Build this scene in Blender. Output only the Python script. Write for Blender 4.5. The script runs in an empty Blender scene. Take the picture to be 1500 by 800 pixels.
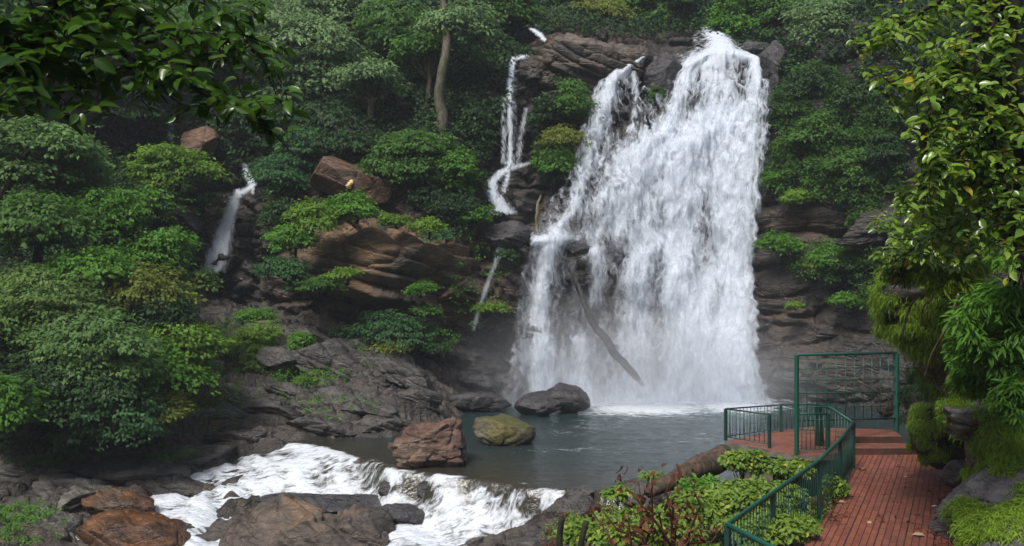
import bpy, math, random
import numpy as np
from mathutils import Vector

# ------------------------------------------------------------------ camera, sky, sun, exposure
SC = bpy.context.scene
COL = SC.collection
CAMZ = 4.7
F = 1300.0
cam_data = bpy.data.cameras.new("camera")
cam_data.sensor_width = 36.0
cam_data.lens = 36.0 * F / 1500.0
cam_data.clip_start = 0.1
cam_data.clip_end = 2000.0
cam = bpy.data.objects.new("camera", cam_data)
cam.location = (0, 0, CAMZ)
cam.rotation_euler = (math.radians(90), 0, 0)
COL.objects.link(cam)
SC.camera = cam

SUN_EL, SUN_AZ = 52.0, 208.0      # azimuth clockwise from +Y (north); light arrives from behind-left
world = bpy.data.worlds.new("World")
SC.world = world
world.use_nodes = True
wn = world.node_tree.nodes; wl = world.node_tree.links
for n in list(wn): wn.remove(n)
sky = wn.new("ShaderNodeTexSky"); sky.sky_type = 'NISHITA'; sky.sun_disc = False
sky.sun_elevation = math.radians(SUN_EL); sky.sun_rotation = math.radians(SUN_AZ)
sky.air_density = 1.0; sky.dust_density = 4.0; sky.ozone_density = 1.0
bg = wn.new("ShaderNodeBackground"); bg.inputs[1].default_value = 0.085
wo = wn.new("ShaderNodeOutputWorld")
wl.new(sky.outputs[0], bg.inputs[0]); wl.new(bg.outputs[0], wo.inputs[0])

sd = bpy.data.lights.new("sun", 'SUN'); sd.energy = 2.7; sd.angle = math.radians(18); sd.color = (1.0, 0.97, 0.92)
sun = bpy.data.objects.new("sun", sd); COL.objects.link(sun)
_az = math.radians(SUN_AZ); _el = math.radians(SUN_EL)
sdir = Vector((math.sin(_az) * math.cos(_el), math.cos(_az) * math.cos(_el), math.sin(_el)))
sun.rotation_euler = sdir.to_track_quat('Z', 'Y').to_euler()
sun.location = (0, 0, 60)

SC.view_settings.view_transform = 'Standard'
SC.view_settings.look = 'None'
SC.view_settings.exposure = 0.52
SC.view_settings.gamma = 1.0
SC.render.engine = 'CYCLES'
cy = SC.cycles
cy.use_denoising = True
cy.max_bounces = 6; cy.diffuse_bounces = 3; cy.glossy_bounces = 2; cy.transmission_bounces = 3
cy.transparent_max_bounces = 12; cy.volume_bounces = 1
cy.caustics_reflective = False; cy.caustics_refractive = False
cy.sample_clamp_indirect = 3.0
cy.volume_step_rate = 2.0; cy.volume_max_steps = 64
SC.render.use_persistent_data = False

# ------------------------------------------------------------------ numeric helpers
def P(px, py, D):
    return Vector(((px - 750) / F * D, D, CAMZ - (py - 400) / F * D))
def PA(pts):
    a = np.array(pts, float)
    return np.stack([(a[:, 0] - 750) / F * a[:, 2], a[:, 2], CAMZ - (a[:, 1] - 400) / F * a[:, 2]], 1)

def _h(i, j, k, s):
    n = (i * 374761393 + j * 668265263 + k * 1274126177 + s * 974634777) & 0xFFFFFFFF
    n = ((n ^ (n >> 13)) * 1274126177) & 0xFFFFFFFF
    n = ((n ^ (n >> 16)) * 2246822519) & 0xFFFFFFFF
    return ((n ^ (n >> 15)) & 0xFFFFFF) / float(0xFFFFFF)

def vnoise(p, seed=0):
    p = np.asarray(p, float)
    f = np.floor(p); i = f.astype(np.int64); t = p - f
    t = t * t * t * (t * (t * 6 - 15) + 10)
    out = 0
    for dx in (0, 1):
        wx = t[:, 0] if dx else 1 - t[:, 0]
        for dy in (0, 1):
            wy = t[:, 1] if dy else 1 - t[:, 1]
            for dz in (0, 1):
                wz = t[:, 2] if dz else 1 - t[:, 2]
                out = out + wx * wy * wz * _h(i[:, 0] + dx, i[:, 1] + dy, i[:, 2] + dz, seed)
    return out * 2 - 1

def fbm(p, octs=4, seed=0, gain=0.5, lac=2.03):
    p = np.asarray(p, float); a = 1.0; o = 0; s = 0
    for k in range(octs):
        o = o + a * vnoise(p, seed + 17 * k); s += a
        p = p * lac + 3.7; a *= gain
    return o / s

def p3(a, b, c=None):
    a = np.asarray(a, float); b = np.asarray(b, float)
    if c is None: c = np.zeros_like(a)
    return np.stack([a, b, np.broadcast_to(c, a.shape)], 1)

def cells(u, v, seed):
    """Cellular pattern: F1, F2, three randoms of the nearest cell and offsets from its point."""
    iu = np.floor(u).astype(np.int64); iv = np.floor(v).astype(np.int64)
    F1 = np.full(u.shape, 9.0); F2 = np.full(u.shape, 9.0)
    r1 = np.zeros(u.shape); r2 = r1.copy(); r3 = r1.copy(); du = r1.copy(); dv = r1.copy()
    for a in (-1, 0, 1):
        for b in (-1, 0, 1):
            ci = iu + a; cj = iv + b
            x = ci + _h(ci, cj, 1, seed); y = cj + _h(ci, cj, 2, seed)
            d = np.sqrt((u - x) ** 2 + (v - y) ** 2)
            m = d < F1
            F2 = np.where(m, F1, np.minimum(F2, d))
            F1 = np.where(m, d, F1)
            r1 = np.where(m, _h(ci, cj, 3, seed), r1); r2 = np.where(m, _h(ci, cj, 4, seed), r2); r3 = np.where(m, _h(ci, cj, 5, seed), r3)
            du = np.where(m, u - x, du); dv = np.where(m, v - y, dv)
    return F1, F2, r1, r2, r3, du, dv

class TPS:
    def __init__(s, uv, w, lam=0.02):
        s.c = np.array(uv, float); n = len(s.c); w = np.array(w, float)
        K = s.k(s.c); K += lam * np.eye(n) * 10
        Q = np.hstack([np.ones((n, 1)), s.c])
        A = np.block([[K, Q], [Q.T, np.zeros((3, 3))]])
        s.sol = np.linalg.solve(A, np.concatenate([w, np.zeros(3)])); s.n = n
    def k(s, p):
        d2 = ((p[:, None, :] - s.c[None, :, :]) ** 2).sum(2) + 1e-9
        return 0.5 * d2 * np.log(d2) * 0.5
    def __call__(s, u, v):
        u = np.asarray(u, float).ravel(); v = np.asarray(v, float).ravel()
        out = np.empty(u.shape)
        for a in range(0, len(u), 20000):
            p = np.stack([u[a:a + 20000], v[a:a + 20000]], 1)
            out[a:a + 20000] = s.k(p) @ s.sol[:s.n] + s.sol[s.n] + p @ s.sol[s.n + 1:]
        return out

def sstep(a, b, x):
    t = np.clip((x - a) / (b - a), 0, 1); return t * t * (3 - 2 * t)

def dist_poly(x, y, pts):
    """distance to a polyline, and the interpolated extra columns there"""
    pts = np.array(pts, float); best = np.full(x.shape, 1e9); ex = np.zeros((pts.shape[1] - 2,) + x.shape)
    for a, b in zip(pts[:-1], pts[1:]):
        d = b[:2] - a[:2]; L = (d @ d) + 1e-12
        t = np.clip(((x - a[0]) * d[0] + (y - a[1]) * d[1]) / L, 0, 1)
        q = np.hypot(x - a[0] - t * d[0], y - a[1] - t * d[1])
        m = q < best; best = np.where(m, q, best)
        for k in range(ex.shape[0]):
            ex[k] = np.where(m, a[2 + k] + t * (b[2 + k] - a[2 + k]), ex[k])
    return best, ex

# ------------------------------------------------------------------ mesh helpers
def mesh_np(name, V, Fs, mat, parent=None, attrs=None, smooth=True):
    V = np.asarray(V, np.float32)
    me = bpy.data.meshes.new(name)
    if isinstance(Fs, np.ndarray): Fs = [Fs]
    Fs = [np.asarray(f, np.int32) for f in Fs if len(f)]
    tot = np.concatenate([np.full(len(f), f.shape[1], np.int32) for f in Fs])
    loops = np.concatenate([f.ravel() for f in Fs])
    me.vertices.add(len(V)); me.vertices.foreach_set("co", V.ravel())
    me.loops.add(len(loops)); me.loops.foreach_set("vertex_index", loops)
    me.polygons.add(len(tot))
    st = np.concatenate([[0], np.cumsum(tot)[:-1]]).astype(np.int32)
    me.polygons.foreach_set("loop_start", st)
    try: me.polygons.foreach_set("loop_total", tot)
    except Exception: pass
    me.polygons.foreach_set("use_smooth", np.full(len(tot), smooth))
    me.update(calc_edges=True)
    for k, a in (attrs or {}).items():
        at = me.attributes.new(k, 'FLOAT', 'POINT'); at.data.foreach_set("value", np.asarray(a, np.float32))
    me.materials.append(mat)
    o = bpy.data.objects.new(name, me); COL.objects.link(o)
    if parent is not None: o.parent = parent
    return o

def grid_faces(nu, nv):
    i = np.arange(nu * nv).reshape(nv, nu)
    return np.stack([i[:-1, :-1].ravel(), i[:-1, 1:].ravel(), i[1:, 1:].ravel(), i[1:, :-1].ravel()], 1)

def tag(o, label=None, cat=None, group=None, kind=None):
    if label: o["label"] = label
    if cat: o["category"] = cat
    if group: o["group"] = group
    if kind: o["kind"] = kind
    return o

def empty(name, loc, label=None, cat=None, group=None, rz=0.0):
    o = bpy.data.objects.new(name, None); COL.objects.link(o)
    o.location = loc; o.rotation_euler = (0, 0, rz); o.empty_display_size = 0.2
    return tag(o, label, cat, group)

class MB:
    def __init__(s): s.V = []; s.Q = []; s.T = []; s.n = 0
    def add(s, V, Q=None, T=None):
        V = np.asarray(V, float)
        if Q is not None and len(Q): s.Q.append(np.asarray(Q) + s.n)
        if T is not None and len(T): s.T.append(np.asarray(T) + s.n)
        s.V.append(V); s.n += len(V)
    def tube(s, pts, rad, seg=8, cap=True):
        pts = np.array(pts, float); n = len(pts)
        rad = np.broadcast_to(np.array(rad, float), (n,))
        tan = np.gradient(pts, axis=0); tan /= np.linalg.norm(tan, axis=1)[:, None] + 1e-9
        up = np.array([0.13, 0.21, 0.97]); 
        if abs(tan[0] @ up) > 0.9: up = np.array([1.0, 0.1, 0.0])
        a = up - (up @ tan[0]) * tan[0]; a /= np.linalg.norm(a)
        V = []
        for i in range(n):
            a = a - (a @ tan[i]) * tan[i]; a /= np.linalg.norm(a) + 1e-9
            b = np.cross(tan[i], a)
            th = np.arange(seg) * 2 * math.pi / seg
            V.append(pts[i] + rad[i] * (np.cos(th)[:, None] * a + np.sin(th)[:, None] * b))
        V = np.concatenate(V)
        i = np.arange(n - 1)[:, None] * seg; j = np.arange(seg)[None, :]; k = (j + 1) % seg
        Q = np.stack([(i + j).ravel(), (i + k).ravel(), (i + seg + k).ravel(), (i + seg + j).ravel()], 1)
        T = []
        if cap:
            V = np.concatenate([V, pts[:1], pts[-1:]]); c0 = n * seg; c1 = c0 + 1; e = (n - 1) * seg
            T = [(c0, (q + 1) % seg, q) for q in range(seg)] + [(c1, e + q, e + (q + 1) % seg) for q in range(seg)]
        s.add(V, Q, T)
    def box(s, c, size, M=None):
        x, y, z = [v / 2 for v in size]
        V = np.array([(-x, -y, -z), (x, -y, -z), (x, y, -z), (-x, y, -z), (-x, -y, z), (x, -y, z), (x, y, z), (-x, y, z)])
        if M is not None: V = V @ np.array(M).T
        s.add(V + np.array(c), [(0, 3, 2, 1), (4, 5, 6, 7), (0, 1, 5, 4), (1, 2, 6, 5), (2, 3, 7, 6), (3, 0, 4, 7)])
    def build(s, name, mat, parent=None, smooth=False, rnd=None):
        Fs = []
        if s.Q: Fs.append(np.concatenate(s.Q))
        if s.T: Fs.append(np.concatenate(s.T))
        return mesh_np(name, np.concatenate(s.V), Fs, mat, parent, smooth=smooth)

def bevel(o, w=0.01, seg=2):
    m = o.modifiers.new("bevel", 'BEVEL'); m.width = w; m.segments = seg; m.limit_method = 'ANGLE'
    return o

# ------------------------------------------------------------------ materials
def mat_new(name):
    m = bpy.data.materials.new(name); m.use_nodes = True
    for n in list(m.node_tree.nodes): m.node_tree.nodes.remove(n)
    return m

class NT:
    def __init__(s, m): s.m = m; s.n = m.node_tree.nodes; s.l = m.node_tree.links
    def new(s, t, **kw):
        nd = s.n.new(t)
        for k, v in kw.items(): setattr(nd, k, v)
        return nd
    def set(s, sock, v):
        if isinstance(v, bpy.types.NodeSocket): s.l.new(v, sock)
        elif isinstance(v, (tuple, list)) and len(v) == 3 and sock.type == 'RGBA': sock.default_value = (*v, 1)
        else: sock.default_value = v
    def coord(s): return s.new("ShaderNodeNewGeometry").outputs["Position"]
    def normal(s): return s.new("ShaderNodeNewGeometry").outputs["Normal"]
    def mapping(s, vec, scale=(1, 1, 1), rot=(0, 0, 0)):
        m = s.new("ShaderNodeMapping"); s.l.new(vec, m.inputs[0]); m.inputs["Scale"].default_value = scale; m.inputs["Rotation"].default_value = rot
        return m.outputs[0]
    def noise(s, vec, scale, detail=4, rough=0.55, dist=0.0):
        n = s.new("ShaderNodeTexNoise"); s.l.new(vec, n.inputs["Vector"]); n.inputs["Scale"].default_value = scale
        n.inputs["Detail"].default_value = detail; n.inputs["Roughness"].default_value = rough; n.inputs["Distortion"].default_value = dist
        return n.outputs["Fac"]
    def voronoi(s, vec, scale, feature='F1'):
        n = s.new("ShaderNodeTexVoronoi"); n.feature = feature; s.l.new(vec, n.inputs["Vector"]); n.inputs["Scale"].default_value = scale
        return n.outputs["Distance"]
    def ramp(s, fac, a, b, lo=0.0, hi=1.0):
        n = s.new("ShaderNodeMapRange"); n.interpolation_type = 'SMOOTHSTEP'
        s.set(n.inputs["Value"], fac); s.set(n.inputs["From Min"], a); s.set(n.inputs["From Max"], b)
        n.inputs["To Min"].default_value = lo; n.inputs["To Max"].default_value = hi
        return n.outputs[0]
    def mix(s, f, a, b):
        n = s.new("ShaderNodeMix", data_type='RGBA'); s.set(n.inputs[0], f); s.set(n.inputs[6], a); s.set(n.inputs[7], b)
        return n.outputs[2]
    def math(s, op, a, b=0.0, clamp=False):
        n = s.new("ShaderNodeMath", operation=op); n.use_clamp = clamp; s.set(n.inputs[0], a); s.set(n.inputs[1], b)
        return n.outputs[0]
    def attr(s, name): return s.new("ShaderNodeAttribute", attribute_name=name).outputs["Fac"]
    def sepz(s, vec, k=2):
        n = s.new("ShaderNodeSeparateXYZ"); s.l.new(vec, n.inputs[0]); return n.outputs[k]
    def bump(s, h, strength=0.5, dist=0.05):
        n = s.new("ShaderNodeBump"); s.l.new(h, n.inputs["Height"]); n.inputs["Strength"].default_value = strength; n.inputs["Distance"].default_value = dist
        return n.outputs[0]
    def bsdf(s, col, rough=0.6, spec=0.5, normal=None, metal=0.0):
        n = s.new("ShaderNodeBsdfPrincipled"); s.set(n.inputs["Base Color"], col); s.set(n.inputs["Roughness"], rough)
        s.set(n.inputs["Specular IOR Level"], spec); n.inputs["Metallic"].default_value = metal
        if normal is not None: s.l.new(normal, n.inputs["Normal"])
        return n.outputs[0]
    def out(s, sh, vol=None):
        o = s.new("ShaderNodeOutputMaterial")
        if sh is not None: s.l.new(sh, o.inputs[0])
        if vol is not None: s.l.new(vol, o.inputs[1])

def rock_material(name, dark, light, warm=(0.16, 0.10, 0.055), moss=(0.05, 0.075, 0.015), scale=1.0, warm_amt=0.0, moss_amt=0.0, rough=0.5, strata=1.0, use_attr=False, spec=0.5, bump=0.8):
    m = mat_new(name); t = NT(m); pos = t.coord()
    st = t.mapping(pos, (scale * 0.6, scale * 0.6, scale * 2.4 * strata), (0.12, 0.18, 0.0))
    n1 = t.noise(st, 1.3, 6, 0.62, 0.4)
    n2 = t.noise(pos, 2.2 * scale, 5, 0.65)
    n3 = t.noise(st, 7.0, 5, 0.6)
    n4 = t.noise(pos, 0.45 * scale, 3, 0.5)
    fine = t.noise(pos, 22.0 * scale, 4, 0.7)
    c = t.mix(t.ramp(n1, 0.35, 0.68), dark, light)
    c = t.mix(t.ramp(n3, 0.52, 0.72, 0, 0.55), c, tuple(v * 1.7 for v in light))
    c = t.mix(t.ramp(n2, 0.50, 0.30, 0, 0.65), c, tuple(v * 0.45 for v in dark))
    w = t.ramp(n4, 0.62 - warm_amt * 0.35, 0.78 - warm_amt * 0.35, 0, min(1.0, 0.35 + warm_amt))
    if use_attr: w = t.math('MAXIMUM', t.math('MULTIPLY', t.attr("warm"), t.ramp(n1, 0.30, 0.6)), t.math('MULTIPLY', w, 0.5))
    c = t.mix(w, c, t.mix(t.ramp(n3, 0.4, 0.65), tuple(v * 0.5 for v in warm), warm))
    lich = t.ramp(t.noise(pos, 9.0 * scale, 3, 0.6), 0.66, 0.72, 0, 0.5)
    c = t.mix(lich, c, (0.22, 0.22, 0.19))
    nz = t.sepz(t.normal())
    mm = t.math('ADD', t.math('MULTIPLY', nz, 0.35), t.noise(pos, 1.1 * scale, 5, 0.7))
    ma = t.ramp(mm, 0.98 - moss_amt * 0.6, 1.10 - moss_amt * 0.6)
    if use_attr:
        ma = t.math('MAXIMUM', ma, t.ramp(t.math('ADD', t.attr("moss"), t.math('MULTIPLY', t.math('SUBTRACT', n2, 0.5), 1.6)), 0.35, 0.75))
    mc = t.mix(t.ramp(fine, 0.35, 0.65), tuple(v * 0.45 for v in moss), tuple(v * 1.3 for v in moss))
    c = t.mix(ma, c, mc)
    r = t.math('ADD', t.ramp(n2, 0.3, 0.7, rough - 0.14, rough + 0.2), t.math('MULTIPLY', ma, 0.3), clamp=True)
    crack = t.ramp(t.voronoi(t.mapping(pos, (scale * 0.9, scale * 0.9, scale * 1.8), (0.3, 0.2, 0.1)), 1.2, 'DISTANCE_TO_EDGE'), 0.0, 0.05)
    h = t.math('ADD', t.math('MULTIPLY', n3, 0.8), t.math('MULTIPLY', fine, 0.35))
    h = t.math('ADD', h, t.math('MULTIPLY', crack, 0.25))
    t.out(t.bsdf(c, r, spec, t.bump(h, bump, 0.12 / scale)))
    return m

def leaf_material(name, c1, c2, c3=None, trans=0.35, rough=0.55, vein=False, spec=0.2, nscale=0.5):
    m = mat_new(name); t = NT(m); pos = t.coord(); r = t.attr("rnd")
    c = t.mix(r, c1, c2)
    if c3 is not None: c = t.mix(t.ramp(r, 0.93, 0.97), c, c3)
    n = t.noise(pos, nscale, 3, 0.6)
    c = t.mix(t.ramp(n, 0.35, 0.7, 0.0, 0.6), c, tuple(v * 1.35 for v in c2))
    b = t.bsdf(c, rough, spec)
    tr = t.new("ShaderNodeBsdfTranslucent"); t.set(tr.inputs[0], t.mix(0.35, c, tuple(min(1, v * 2.0) for v in c2)))
    mx = t.new("ShaderNodeMixShader"); mx.inputs[0].default_value = trans
    t.l.new(b, mx.inputs[1]); t.l.new(tr.outputs[0], mx.inputs[2])
    t.out(mx.outputs[0])
    return m

def bark_material(name, c1, c2, moss=None, scale=1.0):
    m = mat_new(name); t = NT(m); pos = t.coord()
    n = t.noise(t.mapping(pos, (scale, scale, scale * 0.3)), 9, 5, 0.65); n2 = t.noise(pos, 2.5 * scale, 4)
    c = t.mix(t.ramp(n, 0.35, 0.65), c1, c2)
    if moss: c = t.mix(t.ramp(n2, 0.5, 0.62), c, moss)
    t.out(t.bsdf(c, 0.8, 0.3, t.bump(n, 0.7, 0.03)))
    return m

M = {}
M['cliff'] = rock_material("cliff_rock", (0.016, 0.015, 0.015), (0.053, 0.046, 0.040), warm=(0.30, 0.175, 0.085), moss=(0.035, 0.062, 0.012), scale=0.45, use_attr=True, rough=0.40, moss_amt=0.06)
M['bank'] = rock_material("bank_rock", (0.026, 0.022, 0.019), (0.078, 0.066, 0.056), warm=(0.17, 0.09, 0.045), moss=(0.05, 0.07, 0.015), scale=0.9, use_attr=True, rough=0.36, strata=0.5, moss_amt=0.03)
M['boulder_grey'] = rock_material("grey_boulder_rock", (0.034, 0.031, 0.029), (0.103, 0.095, 0.088), scale=1.3, rough=0.32, moss_amt=0.10)
M['boulder_dark'] = rock_material("wet_dark_rock", (0.020, 0.019, 0.022), (0.068, 0.065, 0.067), scale=1.2, rough=0.35)
M['boulder_red'] = rock_material("reddish_rock", (0.053, 0.032, 0.025), (0.179, 0.101, 0.070), warm=(0.26, 0.19, 0.14), scale=1.6, warm_amt=0.3, rough=0.42)
M['boulder_orange'] = rock_material("orange_wet_rock", (0.045, 0.024, 0.013), (0.165, 0.072, 0.028), warm=(0.13, 0.11, 0.09), scale=1.2, warm_amt=0.35, rough=0.3, strata=0.5, moss_amt=.05)
M['boulder_moss'] = rock_material("olive_mossy_rock", (0.045, 0.041, 0.024), (0.150, 0.135, 0.080), warm=(0.16, 0.14, 0.03), moss=(0.085, 0.085, 0.02), scale=1.9, warm_amt=0.5, moss_amt=0.45, rough=0.5)
M['slab_tan'] = rock_material("tan_slab_rock", (0.048, 0.038, 0.033), (0.129, 0.101, 0.082), warm=(0.26, 0.16, 0.09), scale=1.1, warm_amt=0.35, rough=0.5, strata=0.7, moss_amt=0.12)
M['slab_brown'] = rock_material("brown_slab_rock", (0.068, 0.038, 0.025), (0.160, 0.098, 0.063), warm=(0.22, 0.12, 0.07), scale=0.8, warm_amt=0.4, rough=0.55, strata=0.5)
M['slab_tan2'] = rock_material('tan_outcrop_rock', (0.022, 0.017, 0.014), (0.09, 0.064, 0.045), warm=(0.27, 0.17, 0.085), scale=.55, warm_amt=.55, rough=.55, strata=1.2, moss_amt=.05)
M['pale_slab'] = rock_material('pale_grey_slab_rock', (0.051, 0.048, 0.043), (0.178, 0.167, 0.149), scale=1.2, rough=0.5, moss_amt=0.12, warm_amt=.1)
M['brow'] = rock_material("brow_rock", (0.043, 0.035, 0.029), (0.145, 0.114, 0.090), warm=(0.24, 0.15, 0.08), moss=(0.10, 0.09, 0.02), scale=0.7, warm_amt=0.2, rough=0.45, moss_amt=0.12)
M['overhang'] = rock_material("dark_ledge_rock", (0.016, 0.014, 0.013), (0.065, 0.057, 0.052), warm=(0.10, 0.06, 0.03), moss=(0.05, 0.085, 0.012), scale=2.2, rough=0.45, moss_amt=0.12, warm_amt=0.05)
M['ledge_grey'] = rock_material("ledge_grey_rock", (0.040, 0.037, 0.038), (0.15, 0.14, 0.138), moss=(0.05, 0.085, 0.012), scale=2.4, rough=0.42, moss_amt=0.10)
M['soil'] = rock_material("leaf_litter_soil", (0.030, 0.022, 0.014), (0.075, 0.052, 0.032), moss=(0.04, 0.06, 0.012), scale=2.0, rough=0.8, moss_amt=0.3, strata=0.3, spec=0.2)
M['forest_floor'] = rock_material("forest_floor", (0.010, 0.013, 0.008), (0.026, 0.034, 0.016), moss=(0.025, 0.045, 0.012), scale=0.5, rough=0.85, moss_amt=0.4, spec=0.1)

LEAF = {
 'hazy':  leaf_material("grey_green_leaves", (0.050, 0.115, 0.032), (0.120, 0.215, 0.060)),
 'mid':   leaf_material("mid_green_leaves", (0.028, 0.080, 0.014), (0.075, 0.165, 0.028)),
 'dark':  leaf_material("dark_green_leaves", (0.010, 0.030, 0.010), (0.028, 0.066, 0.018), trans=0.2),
 'lime':  leaf_material("lime_green_leaves", (0.060, 0.135, 0.014), (0.135, 0.240, 0.028)),
 'green': leaf_material("fresh_green_leaves", (0.035, 0.115, 0.012), (0.090, 0.215, 0.024)),
 'blue':  leaf_material("blue_green_leaves", (0.022, 0.075, 0.028), (0.055, 0.135, 0.045)),
 'olive': leaf_material("olive_green_leaves", (0.075, 0.110, 0.018), (0.150, 0.180, 0.030)),
 'far': leaf_material('far_haze_pale_leaves', (0.085, 0.150, 0.060), (0.165, 0.265, 0.105)),  # paler for distant crowns: air haze put into the leaf colour
 'pale':  leaf_material("pale_dusty_leaves", (0.060, 0.120, 0.026), (0.125, 0.205, 0.050), (0.26, 0.22, 0.03)),
 'moss':  leaf_material("hanging_moss_leaves", (0.060, 0.100, 0.010), (0.120, 0.160, 0.018), trans=0.3, rough=0.7, spec=0.2),
}
M['bark_grey'] = bark_material("grey_bark", (0.05, 0.042, 0.032), (0.14, 0.12, 0.09), moss=(0.05, 0.07, 0.02))
M['bark_dark'] = bark_material("dark_bark", (0.012, 0.010, 0.008), (0.035, 0.03, 0.024), moss=(0.02, 0.028, 0.008))
M['bark_pale'] = bark_material("pale_weathered_bark", (0.10, 0.075, 0.05), (0.28, 0.22, 0.16), moss=(0.09, 0.09, 0.04))

# ------------------------------------------------------------------ terrain functions
CLIFF_PIX = [(780,585,46.5),(950,588,47.2),(1100,590,46.3),(820,450,47.3),(950,400,48.6),(1080,400,48.5),(850,352,48.2),(800,352,47.4),(760,352,47.4),(840,200,50.6),(950,200,50.8),(1080,180,50.2),
 (900,110,52.2),(1040,85,52.2),(1100,95,51.2),(870,70,52.5),(820,60,52.5),(1150,560,45.3),(1250,520,43.5),(1150,400,46.4),(1250,350,44.6),(1280,250,44.2),(1150,200,48.3),(1200,100,48.8),(1280,80,46),
 (1400,500,40),(1400,200,42),(1600,300,37),(1600,600,35),(740,560,46),(700,500,45.4),(720,400,46.2),(745,320,47.8),(760,250,49.8),(740,150,50.8),(770,90,53),(700,200,50),(650,200,49),
 (620,340,44.6),(500,335,44.2),(640,400,43.8),(550,400,43.2),(450,400,43.6),(600,460,44.6),(500,465,44.4),(550,490,45.8),(400,440,45),(400,330,46),(340,380,46.6),(350,300,47.5),(370,250,49),
 (250,300,47),(190,240,48.5),(250,180,50),(300,210,49.5),(100,200,47),(0,200,45),(-200,300,42),(-200,0,48),(510,250,47),(550,290,46),(600,200,48.5),(450,200,49.5),(450,100,53),(600,100,53),(300,50,54),(0,0,52),
 (750,30,58),(950,40,58),(1040,55,56),(900,0,62),(600,0,59),(1200,0,55),(1400,0,46)]
_c = PA(CLIFF_PIX)
_extra = np.array([(-30,72,32),(0,76,34),(25,66,34),(-42,54,22),(42,36,20),(42,30,0),(-46,38,0),(-25,45,-3),(0,46.5,-3.5),(15,46,-3.5),(25,38,-3)], float)
_c = np.concatenate([_c, _extra])
cliffT = TPS(_c[:, [0, 2]], _c[:, 1], 0.02)
def cliff_f(x, z): return cliffT(x, z)

GROUND_PIX = [(470,650,34.5),(400,650,33.8),(550,642,35),(620,604,38.5),(650,585,41),(600,555,40),(540,515,41.5),(450,475,43),(380,470,43),(330,500,41),(300,560,38),(400,560,38.5),(500,570,38),(500,610,36),
 (400,610,36),(300,610,35.5),(230,655,33),(150,660,33),(100,690,31.5),(200,700,31.3),(0,690,31),(0,740,28.5),(100,740,28.5),(180,785,27),(0,800,25.5),(0,600,34),(-100,600,34),(0,500,38),(100,450,41),
 (200,430,43),(300,440,45),(-200,450,38),(450,470,46),(600,520,45),(700,575,45.5),(700,600,43)]
_g = PA(GROUND_PIX)
_g = np.concatenate([_g, np.array([
 (5,35,-3.4),(10,42,-3.4),(2,44,-3.3),(5,30,-3.2),(-1,38,-3.0),(1,33,-2.6),(14,36,-3.2),(-2.5,32.5,-2.4),(12,46,-3.4),
 (3,12.7,-.5),(5.6,17,-.55),(8,21,-.6),(8.2,18,-.8),(9.5,21,-.8),(6.5,14,-.7),(1.5,18,-1.0),(3.2,22,-1.9),(6,25.5,-2.3),(0,23,-2.2),(0,19,-1.6),(1,14,-.7),(0,12,-1),(-3,18,-3.2),(-4,23,-3.7),(1.9,25.8,-2.05),
 (10,23,-.9),(7.5,14.5,-.6),(12.5,24,-.2),(9,26,-1.4),(12,29,-2.6),(9,29,-3),(14,24,1.5),(16,30,-1),(18,20,3),(10,12,1.5),
 (-9,24,-3.9),(-11,19,-4.2),(-14,12,-4.6),(-20,14,-2),(-30,20,2),(-40,30,8),(-45,10,10),(0,0,2.9),(10,0,4.5),(-8,2,-2),(25,5,12),(28,30,6),(-10,5,-4.8),(28,45,2)], float)])
groundT = TPS(_g[:, [0, 1]], _g[:, 2], 0.01)

CREST = PA([(380,640,34.6),(470,652,33.6),(520,668,31.6),(580,688,29.4),(640,694,28.8),(705,700,28.2),(765,712,27.1),(800,716,26.8),(845,718,26.6),(1000,760,25)])[:, :2]
RAP = [(470,655,-1.8),(520,670,-1.8),(580,690,-1.8),(640,700,-1.85),(700,708,-1.95),(760,714,-1.9),(835,722,-1.95),
 (400,690,-2.3),(480,700,-2.4),(540,712,-2.55),(600,722,-2.5),(560,742,-2.9),(620,745,-2.75),(700,748,-2.65),(755,750,-2.65),(820,738,-2.35),
 (300,700,-2.6),(240,725,-2.95),(260,760,-3.1),(350,725,-2.9),(450,728,-2.95),(270,800,-3.45),(560,760,-3.1),(650,770,-3.1),(600,790,-3.3),(700,800,-3.45),(780,770,-2.9),(200,860,-3.8),(500,900,-3.9),(700,900,-3.9),(400,655,-2.0)]
_r = []
for px, py, z in RAP:
    D = (CAMZ - z) * F / (py - 400); _r.append(((px - 750) / F * D, D, z))
_r = np.array(_r)
rapT = TPS(_r[:, :2], _r[:, 2], 0.002)
WATER = -1.8
def crest_side(x, y):
    """signed distance to the crest line: positive downstream"""
    d, _ = dist_poly(x, y, CREST)
    o = np.argsort(CREST[:, 0]); yc = np.interp(x, CREST[o, 0], CREST[o, 1])
    return np.where(y < yc, d, -d)
def water_h(x, y):
    s = crest_side(x, y) + .30 * fbm(p3(x * .8, y * .8), 3, 78)
    r = np.minimum(rapT(x, y), WATER)
    return np.where(s > 0, WATER + (r - WATER) * sstep(0, 0.45, s), WATER)
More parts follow.
